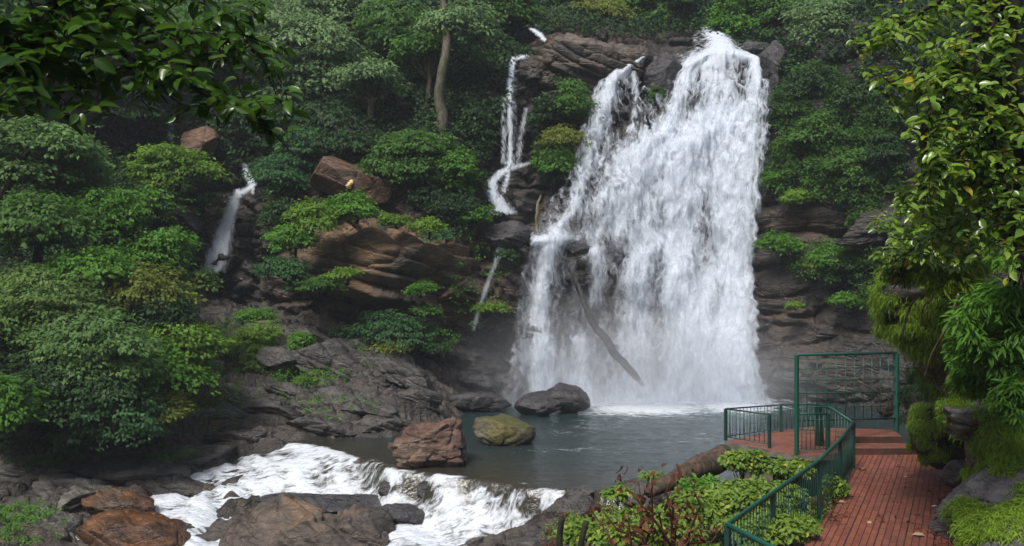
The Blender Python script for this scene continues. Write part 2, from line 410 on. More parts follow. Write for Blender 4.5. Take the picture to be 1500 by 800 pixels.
def ground_h(x, y):
    g = groundT(x, y)
    s = crest_side(x, y)
    inriver = sstep(-1.2, 0.0, s)
    # under the rapids the bed follows the water closely
    u, v = x, y
    poly = PA([(215,730,30.5),(300,690,32.3),(400,660,33.6),(475,645,34),(560,680,30),(640,694,29),(760,712,27.2),(850,714,26.8),(835,745,26),(790,775,25.5),(730,820,24),(560,850,24),(560,790,26.5),(600,750,28),(330,725,30.6),(300,790,27.5),(280,860,24),(200,860,24),(262,790,27)])[:, :2]
    inside = np.zeros(x.shape, bool); n = len(poly)
    for i in range(n):
        a, b = poly[i], poly[(i + 1) % n]
        c = (a[1] > y) != (b[1] > y)
        xi = (b[0] - a[0]) * (y - a[1]) / (b[1] - a[1] + 1e-9) + a[0]
        inside ^= c & (x < xi)
    d, _ = dist_poly(x, y, np.vstack([poly, poly[:1]]))
    sd = np.where(inside, d, -d)
    m = sstep(-0.35, 0.25, sd)
    bed = water_h(x, y) - 0.16
    return g + (np.minimum(bed, 9) - g) * m

def castD(px, py):
    D = np.arange(9, 95, 0.15)
    x = (px - 750) / F * D; z = CAMZ - (py - 400) / F * D
    hit = (D > cliff_f(x, z)) | ((z < ground_h(x, D)) & (D < 50))
    k = np.argmax(hit)
    return D[k] if hit.any() else 90.0

# ------------------------------------------------------------------ large structure: cliff, banks, water
def pxof(x, D): return x / D * F + 750
def pyof(z, D): return 400 - (z - CAMZ) / D * F

def blob(px, py, lst):
    o = np.zeros(px.shape)
    for cx, cy, rx, ry, a in lst:
        o = np.maximum(o, a * np.exp(-(((px - cx) / rx) ** 2 + ((py - cy) / ry) ** 2)))
    return o

def strata_disp(x, z, seed=3):
    """depth relief of bedded, fractured rock; positive = towards the viewer"""
    w = fbm(p3(x * .10, z * .10), 3, seed) * 1.6
    out = np.zeros(x.shape)
    for k, (t, wd, amp) in enumerate([(2.6, 7.0, 1.15), (1.1, 3.4, 0.60), (0.45, 1.6, 0.26)]):
        s = (z + 0.17 * x + w * (1 if k < 2 else .8) + 0.25 * fbm(p3(x * .5, z * .5), 2, seed + k)) / t
        L = np.floor(s); f = s - L; Li = L.astype(np.int64)
        c = x / wd + _h(Li, Li * 0 + 7, 2, seed + k) * 9 + 0.25 * fbm(p3(x * .4, z * .9), 2, seed + 5 + k)
        C = np.floor(c).astype(np.int64); fc = c - C
        r = _h(Li, C, 1, seed + k); r2 = _h(Li, C, 6, seed + k)
        edge = np.minimum(np.minimum(f, 1 - f) * t / 0.16, np.minimum(fc, 1 - fc) * wd / 0.22)
        out += amp * (r - .5) + amp * 0.55 * (f - .5) + amp * 0.4 * (r2 - .5) * (fc - .5) * 2 - amp * 0.35 * np.exp(-edge ** 2)
    return out

def build_cliff():
    # fine sheet where the photograph looks, coarser around it
    xs = np.concatenate([np.arange(-46, -29, .35), np.arange(-29, 22, .105), np.arange(22, 46, .3)])
    zs = np.concatenate([np.arange(-4, 20, .095), np.arange(20, 36, .5)])
    X, Z = np.meshgrid(xs, zs); x = X.ravel(); z = Z.ravel()
    y = cliff_f(x, z)
    px = pxof(x, y); py = pyof(z, y)
    out = blob(px, py, [(560, 400, 150, 75, 1.0), (870, 80, 100, 45, .5)])
    msk = .45 + .55 * sstep(-.25, .3, fbm(p3(x * .16, z * .22), 3, 61))
    tilt = fbm(p3(x * .06, z * .06), 2, 62) * 6
    d = strata_disp(x, z + tilt * .55) * np.maximum(msk, out) * (0.8 + 0.25 * out)
    wx = x + 1.2 * fbm(p3(x * .3, z * .3), 3, 63); wz = z + .8 * fbm(p3(x * .3, z * .3), 3, 64)
    for k, (a, b, amp) in enumerate([(4.2, 2.6, 1.5), (1.7, 1.0, .55)]):
        F1, F2, r1, r2, r3, du, dv = cells((wx + .3 * wz) / a, (wz - .2 * wx) / b, 66 + k)
        d += (1 - .6 * out) * (amp * (r1 - .5) + amp * (r2 - .5) * du + amp * .9 * r3 * dv - amp * .4 * np.exp(-((F2 - F1) / .09) ** 2))
    d *= 1 - 0.45 * blob(px, py, [(950, 320, 150, 260, 1), (1240, 540, 130, 70, 1.5)])
    d += 0.5 * fbm(p3(x * .35, z * .35, y * 0), 3, 5) + 0.20 * fbm(p3(x * 1.6, z * 2.6), 4, 8) * (1 + .5 * out) + 0.05 * fbm(p3(x * 6, z * 9), 3, 9)
    fade = sstep(22, 30, z)
    d = d * (1 - fade) + fade * 1.5 * fbm(p3(x * .12, z * .12), 3, 4)
    warm = blob(px, py, [(560, 350, 110, 45, 1), (590, 430, 110, 50, .9), (500, 425, 70, 30, .7), (430, 330, 50, 40, .4), (640, 330, 50, 40, .5), (870, 75, 80, 35, .45), (300, 215, 50, 30, .8), (1170, 330, 60, 25, .35), (1150, 480, 60, 60, .2)])
    moss = blob(px, py, [(820, 180, 45, 80, .55), (1180, 200, 90, 110, .45), (560, 310, 120, 14, .3), (340, 290, 60, 40, .35), (960, 130, 20, 60, .5), (420, 290, 80, 60, .4), (150, 300, 200, 130, .4), (600, 200, 150, 60, .4), (1240, 400, 80, 40, .3), (700, 250, 60, 100, .3)])
    moss = np.maximum(moss, sstep(19, 22, z) * .9)
    V = np.stack([x, y - d, z], 1)
    return mesh_np("cliff", V, grid_faces(len(xs), len(zs))[:, ::-1], M['cliff'], attrs={"warm": warm, "moss": moss})
cliff = build_cliff(); tag(cliff, kind="structure")

def build_ground():
    xs = np.concatenate([np.arange(-46, -26, .4), np.arange(-26, 6, .085), np.arange(6, 30, .3)])
    ys = np.concatenate([np.arange(-2, 16, .35), np.arange(16, 49, .11)])
    X, Y = np.meshgrid(xs, ys); x = X.ravel(); y = Y.ravel()
    z0 = ground_h(x, y)
    px = pxof(x, np.maximum(y, 2)); 
    left = sstep(2.5, -1.5, x) * sstep(20, 24, y)
    wx = x + .5 * fbm(p3(x * .4, y * .4), 2, 3); wy = y + .5 * fbm(p3(x * .4, y * .4), 2, 13)
    d = np.zeros(x.shape)
    c, s = math.cos(.22), math.sin(.22)
    for k, (a, b, amp) in enumerate([(3.2, 1.6, .55), (1.35, .62, .34), (.55, .30, .13)]):
        u = (c * wx + s * wy) / a; v = (-s * wx + c * wy) / b
        F1, F2, r1, r2, r3, du, dv = cells(u, v, 20 + k)
        d += amp * (r1 - .45) + amp * .8 * (r2 - .35) * du - amp * .9 * (.3 + r3) * dv - amp * .55 * np.exp(-((F2 - F1) / .10) ** 2)
    d += .07 * fbm(p3(x * 2.5, y * 2.5), 4, 31)
    # submerged and river-washed zones stay low; keep the bed relief smaller there
    sd = crest_side(x, y)
    h = water_h(x, y)
    river = sstep(.35, -.1, z0 - h)
    d = d * (1 - .55 * river) * (.22 + .78 * left) - .06 * river
    d = np.where((z0 < -2.2) & (sd < 0), d * .3, d)
    z = z0 + d
    moss = .25 * sstep(-.5, 2, fbm(p3(x * .3, y * .3), 3, 40) + z * .2) * left + (1 - left) * .25
    moss = np.maximum(moss, blob(pxof(x, np.maximum(y, 4)), pyof(z, np.maximum(y, 4)), [(520, 500, 60, 25, .5), (60, 770, 60, 30, .5), (240, 680, 60, 25, .35), (200, 620, 100, 40, .4)]))
    warm = blob(pxof(x, np.maximum(y, 4)), pyof(z, np.maximum(y, 4)), [(310, 580, 40, 60, .7), (280, 640, 60, 30, .5), (200, 740, 60, 40, .6)])
    return mesh_np("rocky_ground", np.stack([x, y, z], 1), grid_faces(len(xs), len(ys)), M['bank'], attrs={"warm": warm, "moss": moss})
ground = build_ground(); tag(ground, kind="structure")

# big ground sheet to the horizon and an unseen hill ring added to block low sky light
def big_sheets():
    n = 40; r = 600
    g = np.linspace(-r, r, n); X, Y = np.meshgrid(g, g)
    o = mesh_np("ground", np.stack([X.ravel(), Y.ravel(), np.full(X.size, -9.0)], 1), grid_faces(n, n), M['forest_floor']); tag(o, kind="structure")
    th = np.linspace(0, 2 * math.pi, 97); rr = np.array([50, 56, 64, 76, 95, 130, 190]); hh = np.array([-9, 2, 12, 24, 36, 50, 62])
    T, R = np.meshgrid(th, rr); H = np.repeat(hh[:, None], len(th), 1).astype(float)
    x = R * np.sin(T); y = 22 + R * np.cos(T); y = np.where(y > 22, 22 + (y - 22) * 1.35, y)
    H += 5 * fbm(p3(x.ravel() * .03, y.ravel() * .03), 3, 2).reshape(H.shape) * (R > 52)
    o = mesh_np("sky_blocking_hills", np.stack([x.ravel(), y.ravel(), H.ravel()], 1), grid_faces(len(th), len(rr)), M['forest_floor']); tag(o, kind="structure")
big_sheets()

# ---- pool and rapids: one sheet of water
def water_material():
    m = mat_new("river_water"); t = NT(m); pos = t.coord()
    foam = t.attr("foam"); shallow = t.attr("shallow")
    deep = (0.018, 0.036, 0.038)
    base = t.mix(shallow, deep, (0.036, 0.032, 0.022))
    f1 = t.noise(t.mapping(pos, (1.0, 3.6, 1.2), (0, 0, -0.95)), 2.0, 5, 0.58, 0.8)
    f2 = t.noise(t.mapping(pos, (1, 1, 1)), 3.0, 5, 0.7, 0.5)
    fn = t.math('ADD', t.math('MULTIPLY', f1, 0.65), t.math('MULTIPLY', f2, 0.35))
    k = t.math('ADD', t.math('MULTIPLY', foam, 0.95), t.math('MULTIPLY', t.math('SUBTRACT', fn, 0.5), 2.8))
    k = t.ramp(k, 0.26, 0.95)
    k = t.math('MULTIPLY', k, t.ramp(foam, 0.01, 0.12))
    wv = t.noise(t.mapping(pos, (1.0, 2.2, 1)), 2.2, 5, 0.6, 0.3)
    wv2 = t.noise(t.mapping(pos, (1.0, 1.8, 1)), 9.0, 3, 0.6)
    hh = t.math('ADD', wv, t.math('MULTIPLY', wv2, 0.35))
    wat = t.bsdf(base, 0.12, 0.5, t.bump(hh, 0.55, 0.10))
    wh = t.bsdf((0.66, 0.71, 0.77), 0.75, 0.2, t.bump(fn, 0.9, 0.22))
    mx = t.new("ShaderNodeMixShader"); t.l.new(k, mx.inputs[0]); t.l.new(wat, mx.inputs[1]); t.l.new(wh, mx.inputs[2])
    t.out(mx.outputs[0]); return m

def build_water():
    xs = np.arange(-17, 19, .085); ys = np.concatenate([np.arange(19, 36, .085), np.arange(36, 49, .13)])
    X, Y = np.meshgrid(xs, ys); x = X.ravel(); y = Y.ravel()
    z = water_h(x, y); s = crest_side(x, y) + .22 * fbm(p3(x * 1.1, y * .5), 3, 77); dn = sstep(-0.05, .5, s)
    drop = sstep(.02, .5, WATER - z)
    z = np.where((x > 2.2) & (s > -.2), -6.0, z)
    u = x * .80 + y * .6; v = -x * .6 + y * .80
    lump = fbm(p3(u * 1.9, v * .8), 4, 50)
    gr = np.maximum(0, fbm(p3(x * .9, y * .9), 3, 52))
    z = z + drop * (.18 * lump + .07 * fbm(p3(x * 4, y * 4), 4, 51)) + (1 - dn) * (.022 * fbm(p3(x * .9, y * 1.6), 3, 53) + .012 * fbm(p3(x * 3.2, y * 5), 2, 54))
    px = pxof(x, y); py = pyof(z, y)
    foam = np.maximum(drop, 1.0 * sstep(-.12, .28, s)) * (0.92 + .75 * lump)
    foam -= .75 * blob(px, py, [(700, 708, 90, 9, 1), (590, 716, 30, 9, 1), (505, 690, 20, 10, .5), (555, 712, 14, 18, .7), (628, 722, 14, 14, .9), (680, 718, 26, 8, .8), (740, 720, 14, 7, .5), (800, 735, 30, 10, .15), (770, 740, 40, 14, .35), (520, 745, 14, 14, .3)])
    foam = np.maximum(foam, .55 * blob(px, py, [(545, 680, 30, 7, 1), (610, 700, 40, 4, 1), (665, 676, 40, 5, .9), (690, 662, 10, 10, .9), (770, 708, 20, 4, .5)]))
    fall = np.clip((py - 578) / 1.0, 0, 200)
    pool = 1.1 * np.exp(-(np.clip(fall - 7, 0, 99) / 17) ** 1.4) * blob(px, py, [(960, 590, 210, 60, 1)]) * (py > 560)
    pool = np.maximum(pool, .9 * blob(px, py, [(1080, 592, 75, 15, 1.2), (950, 598, 110, 13, 1.2), (860, 590, 60, 10, 1.1)]))
    pool = np.maximum(pool, .30 * blob(px, py, [(880, 625, 60, 6, 1), (830, 635, 40, 5, .9), (1000, 640, 90, 10, .7), (960, 610, 150, 12, .9), (830, 660, 90, 6, .8)]))
    foam = np.clip(np.where(dn > .3, foam, np.maximum(foam * (s > -.3), pool)), 0, 1.2)
    shallow = np.exp(-np.clip(-s, 0, 99) / 3.0)
    shallow = np.maximum(shallow, dn)
    o = mesh_np("water", np.stack([x, y, z], 1), grid_faces(len(xs), len(ys)), water_material(), attrs={"foam": foam, "shallow": shallow})
    tag(o, kind="structure")
build_water()

# ---- waterfalls
def fall_material(name, streak=(3.2, 3.2, 0.42), sharp=1.0):
    m = mat_new(name); t = NT(m); pos = t.coord(); dens = t.attr("dens")
    wv = t.noise(pos, 0.6, 3, 0.6)
    warp = t.new("ShaderNodeVectorMath", operation='ADD')
    t.l.new(pos, warp.inputs[0]); cmb = t.new("ShaderNodeCombineXYZ"); t.l.new(t.math('MULTIPLY', wv, 1.1), cmb.inputs[0]); t.l.new(cmb.outputs[0], warp.inputs[1])
    a = t.noise(t.mapping(warp.outputs[0], streak), 1.25, 5, 0.54, 0.7)
    b = t.noise(t.mapping(warp.outputs[0], (streak[0] * .35, streak[1] * .35, streak[2] * 1.3)), 1.6, 5, 0.60, 1.1)
    n = t.math('ADD', t.math('MULTIPLY', a, 0.55), t.math('MULTIPLY', b, 0.45))
    amp = t.ramp(t.sepz(pos), 2.0, 14.0, 1.3 * sharp, 3.0 * sharp)
    k = t.math('ADD', dens, t.math('MULTIPLY', t.math('SUBTRACT', n, 0.5), amp))
    al = t.ramp(k, 0.02, 0.92)
    al = t.math('MULTIPLY', al, t.ramp(dens, 0.02, 0.16))
    d = t.new("ShaderNodeBsdfDiffuse"); d.inputs[0].default_value = (0.80, 0.87, 0.97, 1)
    t.l.new(t.bump(n, 0.6, 0.5), d.inputs["Normal"])
    tl = t.new("ShaderNodeBsdfTranslucent"); tl.inputs[0].default_value = (0.80, 0.87, 0.97, 1)
    m1 = t.new("ShaderNodeMixShader"); m1.inputs[0].default_value = 0.34; t.l.new(d.outputs[0], m1.inputs[1]); t.l.new(tl.outputs[0], m1.inputs[2])
    tr = t.new("ShaderNodeBsdfTransparent")
    mx = t.new("ShaderNodeMixShader"); t.l.new(al, mx.inputs[0]); t.l.new(tr.outputs[0], mx.inputs[1]); t.l.new(m1.outputs[0], mx.inputs[2])
    t.out(mx.outputs[0]); return m
M['fall'] = fall_material("falling_water")
M['fall_thin'] = fall_material("thin_falling_water", (7.0, 7.0, .35), .75)

def sheet_fall(name, edges, strokes, off, mat, label, cat="waterfall", step=2.0, base=0.0, gaps=(), bulge=0.6, mesh_name=None, parent=None, amp=1.0, seed=70, low=0.0):
    wd = .62 if bulge > .5 else .60
    """edges: list of (py, left px, right px). strokes: polylines of (px,py,width,strength). The sheet drapes the cliff face."""
    e = np.array(edges, float); pys = np.arange(e[0, 0], e[-1, 0] + .1, step)
    L = np.interp(pys, e[:, 0], e[:, 1]); R = np.interp(pys, e[:, 0], e[:, 2])
    nu = int(max((R - L).max() / step, 6)) + 1
    U = np.linspace(0, 1, nu)
    px = L[:, None] + (R - L)[:, None] * U[None, :]; py = np.repeat(pys[:, None], nu, 1)
    px = px.ravel(); py = py.ravel()
    D = np.full(px.shape, 47.0)
    for _ in range(12):
        x = (px - 750) / F * D; z = CAMZ - (py - 400) / F * D
        D = D * .4 + .6 * cliff_f(x, z)
    x = (px - 750) / F * D; z = CAMZ - (py - 400) / F * D
    dens = base + low * sstep(300, 580, py)
    for st in strokes:
        q, ex = dist_poly(px, py, st)
        dens = np.maximum(dens, ex[1] * np.exp(-(q / (ex[0] * wd)) ** 2)) + .25 * np.minimum(dens, ex[1] * np.exp(-(q / (ex[0] * wd)) ** 2))
    for cx, cy, rx, ry, a in gaps:
        dens -= a * np.exp(-(((px - cx) / rx) ** 2 + ((py - cy) / ry) ** 2))
    uu = np.tile(U, len(pys)); ed = np.minimum(uu, 1 - uu) * 2
    ww = np.interp(py, e[:, 0], e[:, 2] - e[:, 1])
    edpx = np.minimum(uu, 1 - uu) * ww - (6 * np.abs(fbm(p3(px * .02, py * .06), 4, seed + 9)) * 2 if bulge > .3 else 0)
    dens *= sstep(0, 10 if bulge > .3 else 4, edpx)
    if bulge < .3: dens *= sstep(0, 9, e[-1, 0] - py + 3 * fbm(p3(px * .3, py * .1), 2, seed)) * sstep(-1, 6, py - e[0, 0])
    dens = np.clip(dens, 0, 1.3)
    rel = amp * (.55 * fbm(p3(x * .8, z * .45), 3, seed) + .22 * fbm(p3(x * 2.2, z * .6), 3, seed + 2) + .03 * fbm(p3(x * 6, z * 2.2), 2, seed + 3))
    out = off + bulge * dens * .8 + rel
    tv = (py - e[0, 0]) / (e[-1, 0] - e[0, 0])
    D2 = D - out
    V = np.stack([(px - 750) / F * D, D2, z], 1)
    o = mesh_np(name, V, grid_faces(nu, len(pys)), mat, parent, attrs={"dens": dens})
    if label: tag(o, label, cat)
    return o

MAIN_EDGE = [(52,1006,1072),(80,1000,1090),(92,896,1116),(130,864,1120),(200,838,1118),(260,820,1108),(340,772,1102),(400,758,1098),(500,745,1100),(592,725,1122)]
MAIN_STROKES = [
 [(1108,162,26,.85),(1080,178,30,.9),(1040,196,32,.9),(1000,214,30,.85),(965,228,26,.8),(940,256,26,.7)],
 [(1010,210,20,.9),(985,245,24,.85),(968,290,26,.75)],[(962,352,26,.7),(935,380,26,.65),(912,410,24,.6)],[(1000,352,24,.8),(985,390,22,.75),(972,440,24,.7)],
 [(1045,62,26,1.0),(1050,85,40,1.0),(1045,110,56,.85),(1045,150,50,.65),(1055,180,50,.8),(1062,230,50,1.1),(1062,320,46,1.05),(1068,420,44,1.0),(1066,520,50,1.0),(1060,592,60,1.1)],
 [(1000,104,14,.9),(1030,88,16,1.0),(1070,88,16,1.0),(1106,95,12,.9)],[(1098,98,16,.95),(1098,150,20,.95),(1092,200,22,1.0),(1084,300,24,.95),(1080,420,26,.8),(1080,520,26,.7),(1078,590,36,.9)],
 [(1015,85,14,.8),(995,120,22,.8),(985,160,28,.75),(975,190,28,.9),(950,215,28,.8),(925,260,24,.5),(905,330,26,.4)],
 [(1020,190,50,.9),(1000,240,50,.95),(995,300,46,.9),(985,360,44,.75),(1000,440,44,.7),(990,520,46,.75),(985,592,60,1.1)],
 [(938,92,8,.85),(915,105,14,.95),(892,125,18,.9),(880,160,22,.8),(866,205,26,.8),(850,260,22,.7),(838,310,16,.55),(810,345,20,.6)],
 [(925,110,10,.6),(930,150,12,.45),(925,200,16,.45),(905,250,24,.45),(890,320,30,.42)],
 [(905,230,30,.5),(880,290,34,.6),(865,340,34,.55)],[(930,225,28,.6),(915,290,34,.65),(900,345,34,.6)],
 [(960,200,30,.6),(940,300,50,.65),(945,400,50,.55),(930,480,50,.55),(925,560,60,.75),(925,592,60,1.0)],
 [(782,355,12,.9),(815,352,18,.9),(845,352,12,.7)],
 [(805,365,22,.95),(796,420,24,.85),(790,480,26,.8),(795,540,34,.85),(800,592,50,1.0)],
 [(870,370,22,.75),(878,410,22,.6),(868,440,18,.5)],
 [(925,380,14,.7),(915,430,18,.65),(905,500,24,.55)],
 [(850,500,30,.65),(845,560,40,.85),(850,592,50,1.0)],
 [(1035,400,30,.85),(1020,470,40,.8),(1030,550,50,.9)],
]
MAIN_GAPS = [(962,118,18,34,1.2),(942,160,16,34,.6),(908,175,10,30,.25),(826,425,24,48,.95),(838,362,14,9,.5),(885,300,30,40,.15),(898,430,18,60,.45),(955,420,14,60,.3),(842,540,10,26,.3),(1008,560,14,24,.25),(1052,300,9,60,.22),(1000,170,10,14,.3),(1045,150,8,16,.25),(1018,150,8,14,.3),(1045,420,12,50,.25),(885,470,20,50,.35),(960,560,16,30,.2),(1080,470,14,60,.3),(860,330,20,14,.2),(1028,96,4,4,.4),(1060,105,4,4,.4),(1085,100,4,4,.3)]
mf = sheet_fall("waterfall", MAIN_EDGE, MAIN_STROKES, .75, M['fall'], "broad white main waterfall pouring down the dark cliff into the pool", base=0.22, low=.12, gaps=MAIN_GAPS, bulge=.8)
sheet_fall("spray_veil", MAIN_EDGE[3:], [[(x, y, w * 1.6, s * .42) for x, y, w, s in st] for st in MAIN_STROKES], 1.9, M['fall'], None, base=.05, low=.16, bulge=1.0, parent=mf, seed=91)

sheet_fall("waterfall", [(84,735,800),(130,728,800),(200,722,800),(252,715,800)],
 [[(788,80,5,.8),(770,86,5,.9),(752,92,6,.95),(748,120,7,.95),(746,160,6,.9),(748,200,6,.75),(746,250,8,.7)],[(738,150,6,.55),(738,240,7,.45)],[(770,165,6,.5),(758,240,8,.35)],[(752,100,10,.22),(748,250,14,.28)]], .9, M['fall_thin'],
 "tall thin white waterfall in the dark cleft left of the main fall", base=0, bulge=.03, step=1.5, amp=.2)
sheet_fall("waterfall", [(236,705,785),(280,700,785),(318,700,780)],
 [[(775,242,4,.45),(752,247,7,.75),(733,256,8,1.0),(722,268,9,1.1),(722,285,11,1.1),(732,300,14,1.1),(742,318,18,1.1)],[(745,258,6,.7),(738,280,9,.5)],[(722,318,14,.6),(752,318,12,.8)]], .8, M['fall_thin'],
 "short curling white cascade below the tall thin waterfall", base=0, bulge=.03, step=1.5, amp=.2)
sheet_fall("waterfall", [(350,715,750),(420,695,750),(488,682,745)],
 [[(736,358,9,.6),(726,385,6,.55),(717,410,6,.6),(706,440,6,.6),(698,470,6,.6),(693,487,5,.4)]], .85, M['fall_thin'],
 "faint thread of water sliding down the rock left of the main fall", base=0, bulge=.03, step=1.5, amp=.15)
sheet_fall("waterfall", [(240,295,395),(300,295,395),(405,290,395)],
 [[(364,243,6,.9),(370,262,7,.95),(378,272,7,.9),(368,281,7,.9),(356,287,8,.9)],[(356,284,8,.9),(348,305,11,1.05),(341,325,14,1.1),(334,350,18,1.1),(327,375,22,1.1),(318,398,22,1.0)],[(378,262,4,.8),(377,285,4,.6)]], .85, M['fall_thin'],
 "small white waterfall over dark rock at left above the grey slabs", base=0, bulge=.03, step=1.5, amp=.2)
sheet_fall("waterfall", [(180,165,275),(250,165,275),(285,165,275)],
 [[(188,190,4,.6),(190,215,6,.75),(196,235,9,.8),(184,258,8,.55)],[(255,165,6,.8),(258,205,9,.75)],[(205,228,12,.5),(220,232,5,.4)]], .85, M['fall_thin'],
 "faint far waterfall half hidden by trees at the left", base=0, bulge=.03, step=1.5, amp=.2)
sheet_fall("waterfall", [(44,770,805),(72,770,810)], [[(776,46,4,.9),(790,56,6,1.0),(800,68,4,.9)]], .85, M['fall_thin'],
 "tiny slanting chute of white water at the cliff top above the tall thin fall", base=0, bulge=.03, step=1.5, amp=.1)
sheet_fall("waterfall", [(36,1015,1080),(66,1010,1080)], [[(1030,46,8,.85),(1055,44,6,.8),(1035,56,10,.8),(1050,64,18,.9)],[(1012,64,8,.8)]], .6, M['fall_thin'],
 "small broken cascade feeding the lip of the main waterfall", base=0, bulge=.03, step=1.5, amp=.2)

# ---- mist at the foot of the fall (uneven density) and air haze (even density)
def mist():
    m = mat_new("waterfall_mist"); t = NT(m)
    tc = t.new("ShaderNodeTexCoord"); g = tc.outputs["Object"]
    ln = t.new("ShaderNodeVectorMath", operation='LENGTH'); t.l.new(g, ln.inputs[0])
    fall = t.ramp(ln.outputs["Value"], 0.15, 1.0, 1.0, 0.0)
    nz = t.noise(g, 2.2, 3, 0.6)
    d = t.math('MULTIPLY', t.math('MULTIPLY', fall, t.ramp(nz, 0.3, 0.75, 0.2, 1.0)), 0.36)
    v = t.new("ShaderNodeVolumePrincipled"); v.inputs["Color"].default_value = (0.92, 0.95, 1.0, 1); t.l.new(d, v.inputs["Density"]); v.inputs["Anisotropy"].default_value = 0.2
    t.out(None, v.outputs[0])
    bpy.ops.mesh.primitive_ico_sphere_add(subdivisions=4, radius=1, location=(6.0, 44.2, -0.9))
    o = bpy.context.object; o.name = "mist"; o.scale = (11.5, 4.6, 5.6); o.data.materials.append(m)
    tag(o, kind="stuff")
mist()
def haze():
    m = mat_new("air_haze"); t = NT(m)
    v = t.new("ShaderNodeVolumePrincipled"); v.inputs["Color"].default_value = (0.84, 0.92, 1.0, 1); v.inputs["Density"].default_value = HAZE
    t.out(None, v.outputs[0])
    b = MB(); b.box((0, 15, 30), (1300, 1300, 80)); o = b.build("haze", m); tag(o, kind="stuff")
HAZE = 0.0006
haze()

# ------------------------------------------------------------------ boulders and slabs
def ico(sub):
    me = bpy.data.meshes.new("tmp"); 
    import bmesh
    bm = bmesh.new(); bmesh.ops.create_icosphere(bm, subdivisions=sub, radius=1.0); bm.to_mesh(me); bm.free()
    V = np.empty(len(me.vertices) * 3); me.vertices.foreach_get("co", V)
    Fc = np.empty(len(me.polygons) * 3, np.int32); me.polygons.foreach_get("vertices", Fc)
    bpy.data.meshes.remove(me)
    return V.reshape(-1, 3), Fc.reshape(-1, 3)
ICO = {k: ico(k) for k in (4, 5, 6)}

def rotm(rx=0, ry=0, rz=0):
    cx, sx, cy_, sy, cz, sz = math.cos(rx), math.sin(rx), math.cos(ry), math.sin(ry), math.cos(rz), math.sin(rz)
    X = np.array([[1, 0, 0], [0, cx, -sx], [0, sx, cx]]); Y = np.array([[cy_, 0, sy], [0, 1, 0], [-sy, 0, cy_]]); Z = np.array([[cz, -sz, 0], [sz, cz, 0], [0, 0, 1]])
    return Z @ Y @ X

def rock_shape(R, seed, planes=12, cut=(.55, .9), rough=.06, sub=5, strata=0.0, extra=(), boxy=1.0):
    V, Fc = ICO[sub]; V = V.copy()
    if boxy != 1.0: V = np.sign(V) * np.abs(V) ** boxy; 
    rs = np.random.RandomState(seed)
    N = rs.normal(size=(planes, 3)); N /= np.linalg.norm(N, axis=1)[:, None]
    dd = rs.uniform(cut[0], cut[1], planes)
    N = list(N) + [np.array(e[:3], float) / np.linalg.norm(e[:3]) for e in extra]; dd = list(dd) + [e[3] for e in extra]
    V += .10 * fbm(V * 1.3 + seed, 3, seed)[:, None] * V
    for n, d in zip(N, dd):
        t = np.maximum(0, V @ n - d); V -= (t * .96)[:, None] * n
    V = V * np.array(R)
    s = max(R)
    nr = V / (np.linalg.norm(V / np.array(R), axis=1)[:, None] + 1e-6) / np.array(R); nr /= np.linalg.norm(nr, axis=1)[:, None] + 1e-9
    disp = rough * s * fbm(V * (1.6 / s) + seed * .37, 5, seed + 3, gain=.6)
    if strata:
        q = (V[:, 2] + .25 * V[:, 0] + .12 * s * fbm(V * (1.0 / s) + 3, 2, seed)) / (.17 * s)
        f = q - np.floor(q); r = _h(np.floor(q).astype(np.int64), np.zeros(len(q), np.int64), 0, seed)
        disp += strata * s * ((r - .5) * .12 + .07 * (f - .5) - .05 * np.exp(-(np.minimum(f, 1 - f) / .1) ** 2))
    F1, F2, r1, r2, r3, du, dv = cells(V[:, 0] * 2.2 / s + V[:, 1] * .8 / s, V[:, 2] * 3.2 / s + V[:, 1] * 1.1 / s, seed)
    disp += rough * s * (.8 * (r1 - .5) - .6 * np.exp(-((F2 - F1) / .1) ** 2))
    return V + nr * disp[:, None], Fc

def rock(px, py, D, R, seed, mat, label, cat="boulder", name="boulder", rot=(0, 0, 0), group=None, **kw):
    if mat is M['boulder_grey']: kw.setdefault('strata', .55); kw.setdefault('cut', (.5, .85))
    V, Fc = rock_shape(R, seed, **kw)
    V = V @ rotm(*rot).T
    o = mesh_np(name, V, Fc, mat); o.location = P(px, py, D)
    tag(o, label, cat, group)
    return o

def wmm(w, D): return w / F * D / 2   # half width in metres of w photo pixels at distance D

rock(634, 650, 30.3, (1.40, 1.1, .92), 14, M['boulder_red'], "reddish brown wet boulder standing at the lip of the rapids", rot=(.05, -.10, .15), rough=.11, planes=8, cut=(.7, .95), strata=.3, sub=6, boxy=.7, extra=[(-.45, -.1, 1, .62), (.2, -1, .2, .75)])
rock(739, 630, 34, (1.25, 1.0, .75), 5, M['boulder_moss'], "olive mossy boulder in the pool right of the reddish boulder", rot=(0, .1, .3), rough=.07, planes=9, extra=[(.7, 0, 1, .72), (-.4, 0, 1, .78)])
rock(792, 592, 41, (1.35, 1.0, .62), 8, M['boulder_dark'], "dark smooth boulder at the foot of the main fall, lower of a leaning pair", rot=(0, -.2, .1), rough=.05)
rock(826, 583, 41.6, (1.35, 1.0, .72), 21, M['boulder_dark'], "dark rounded boulder at the foot of the main fall, upper of a leaning pair", rot=(0, .15, .2), rough=.045)
rock(700, 590, 42, (1.9, 1.2, .55), 23, M['boulder_dark'], "low flat dark rock in the mist left of the leaning pair", name="rock", rot=(0, .05, 0))
rock(752, 560, 44.6, (.72, .6, .75), 30, M['boulder_dark'], "small dark pointed rock in the spray at the base of the fall", name="rock")
rock(700, 560, 44.5, (1.2, .9, .5), 31, M['boulder_dark'], "dark wet rock under the faint thread of water", name="rock", rot=(0, .3, 0))
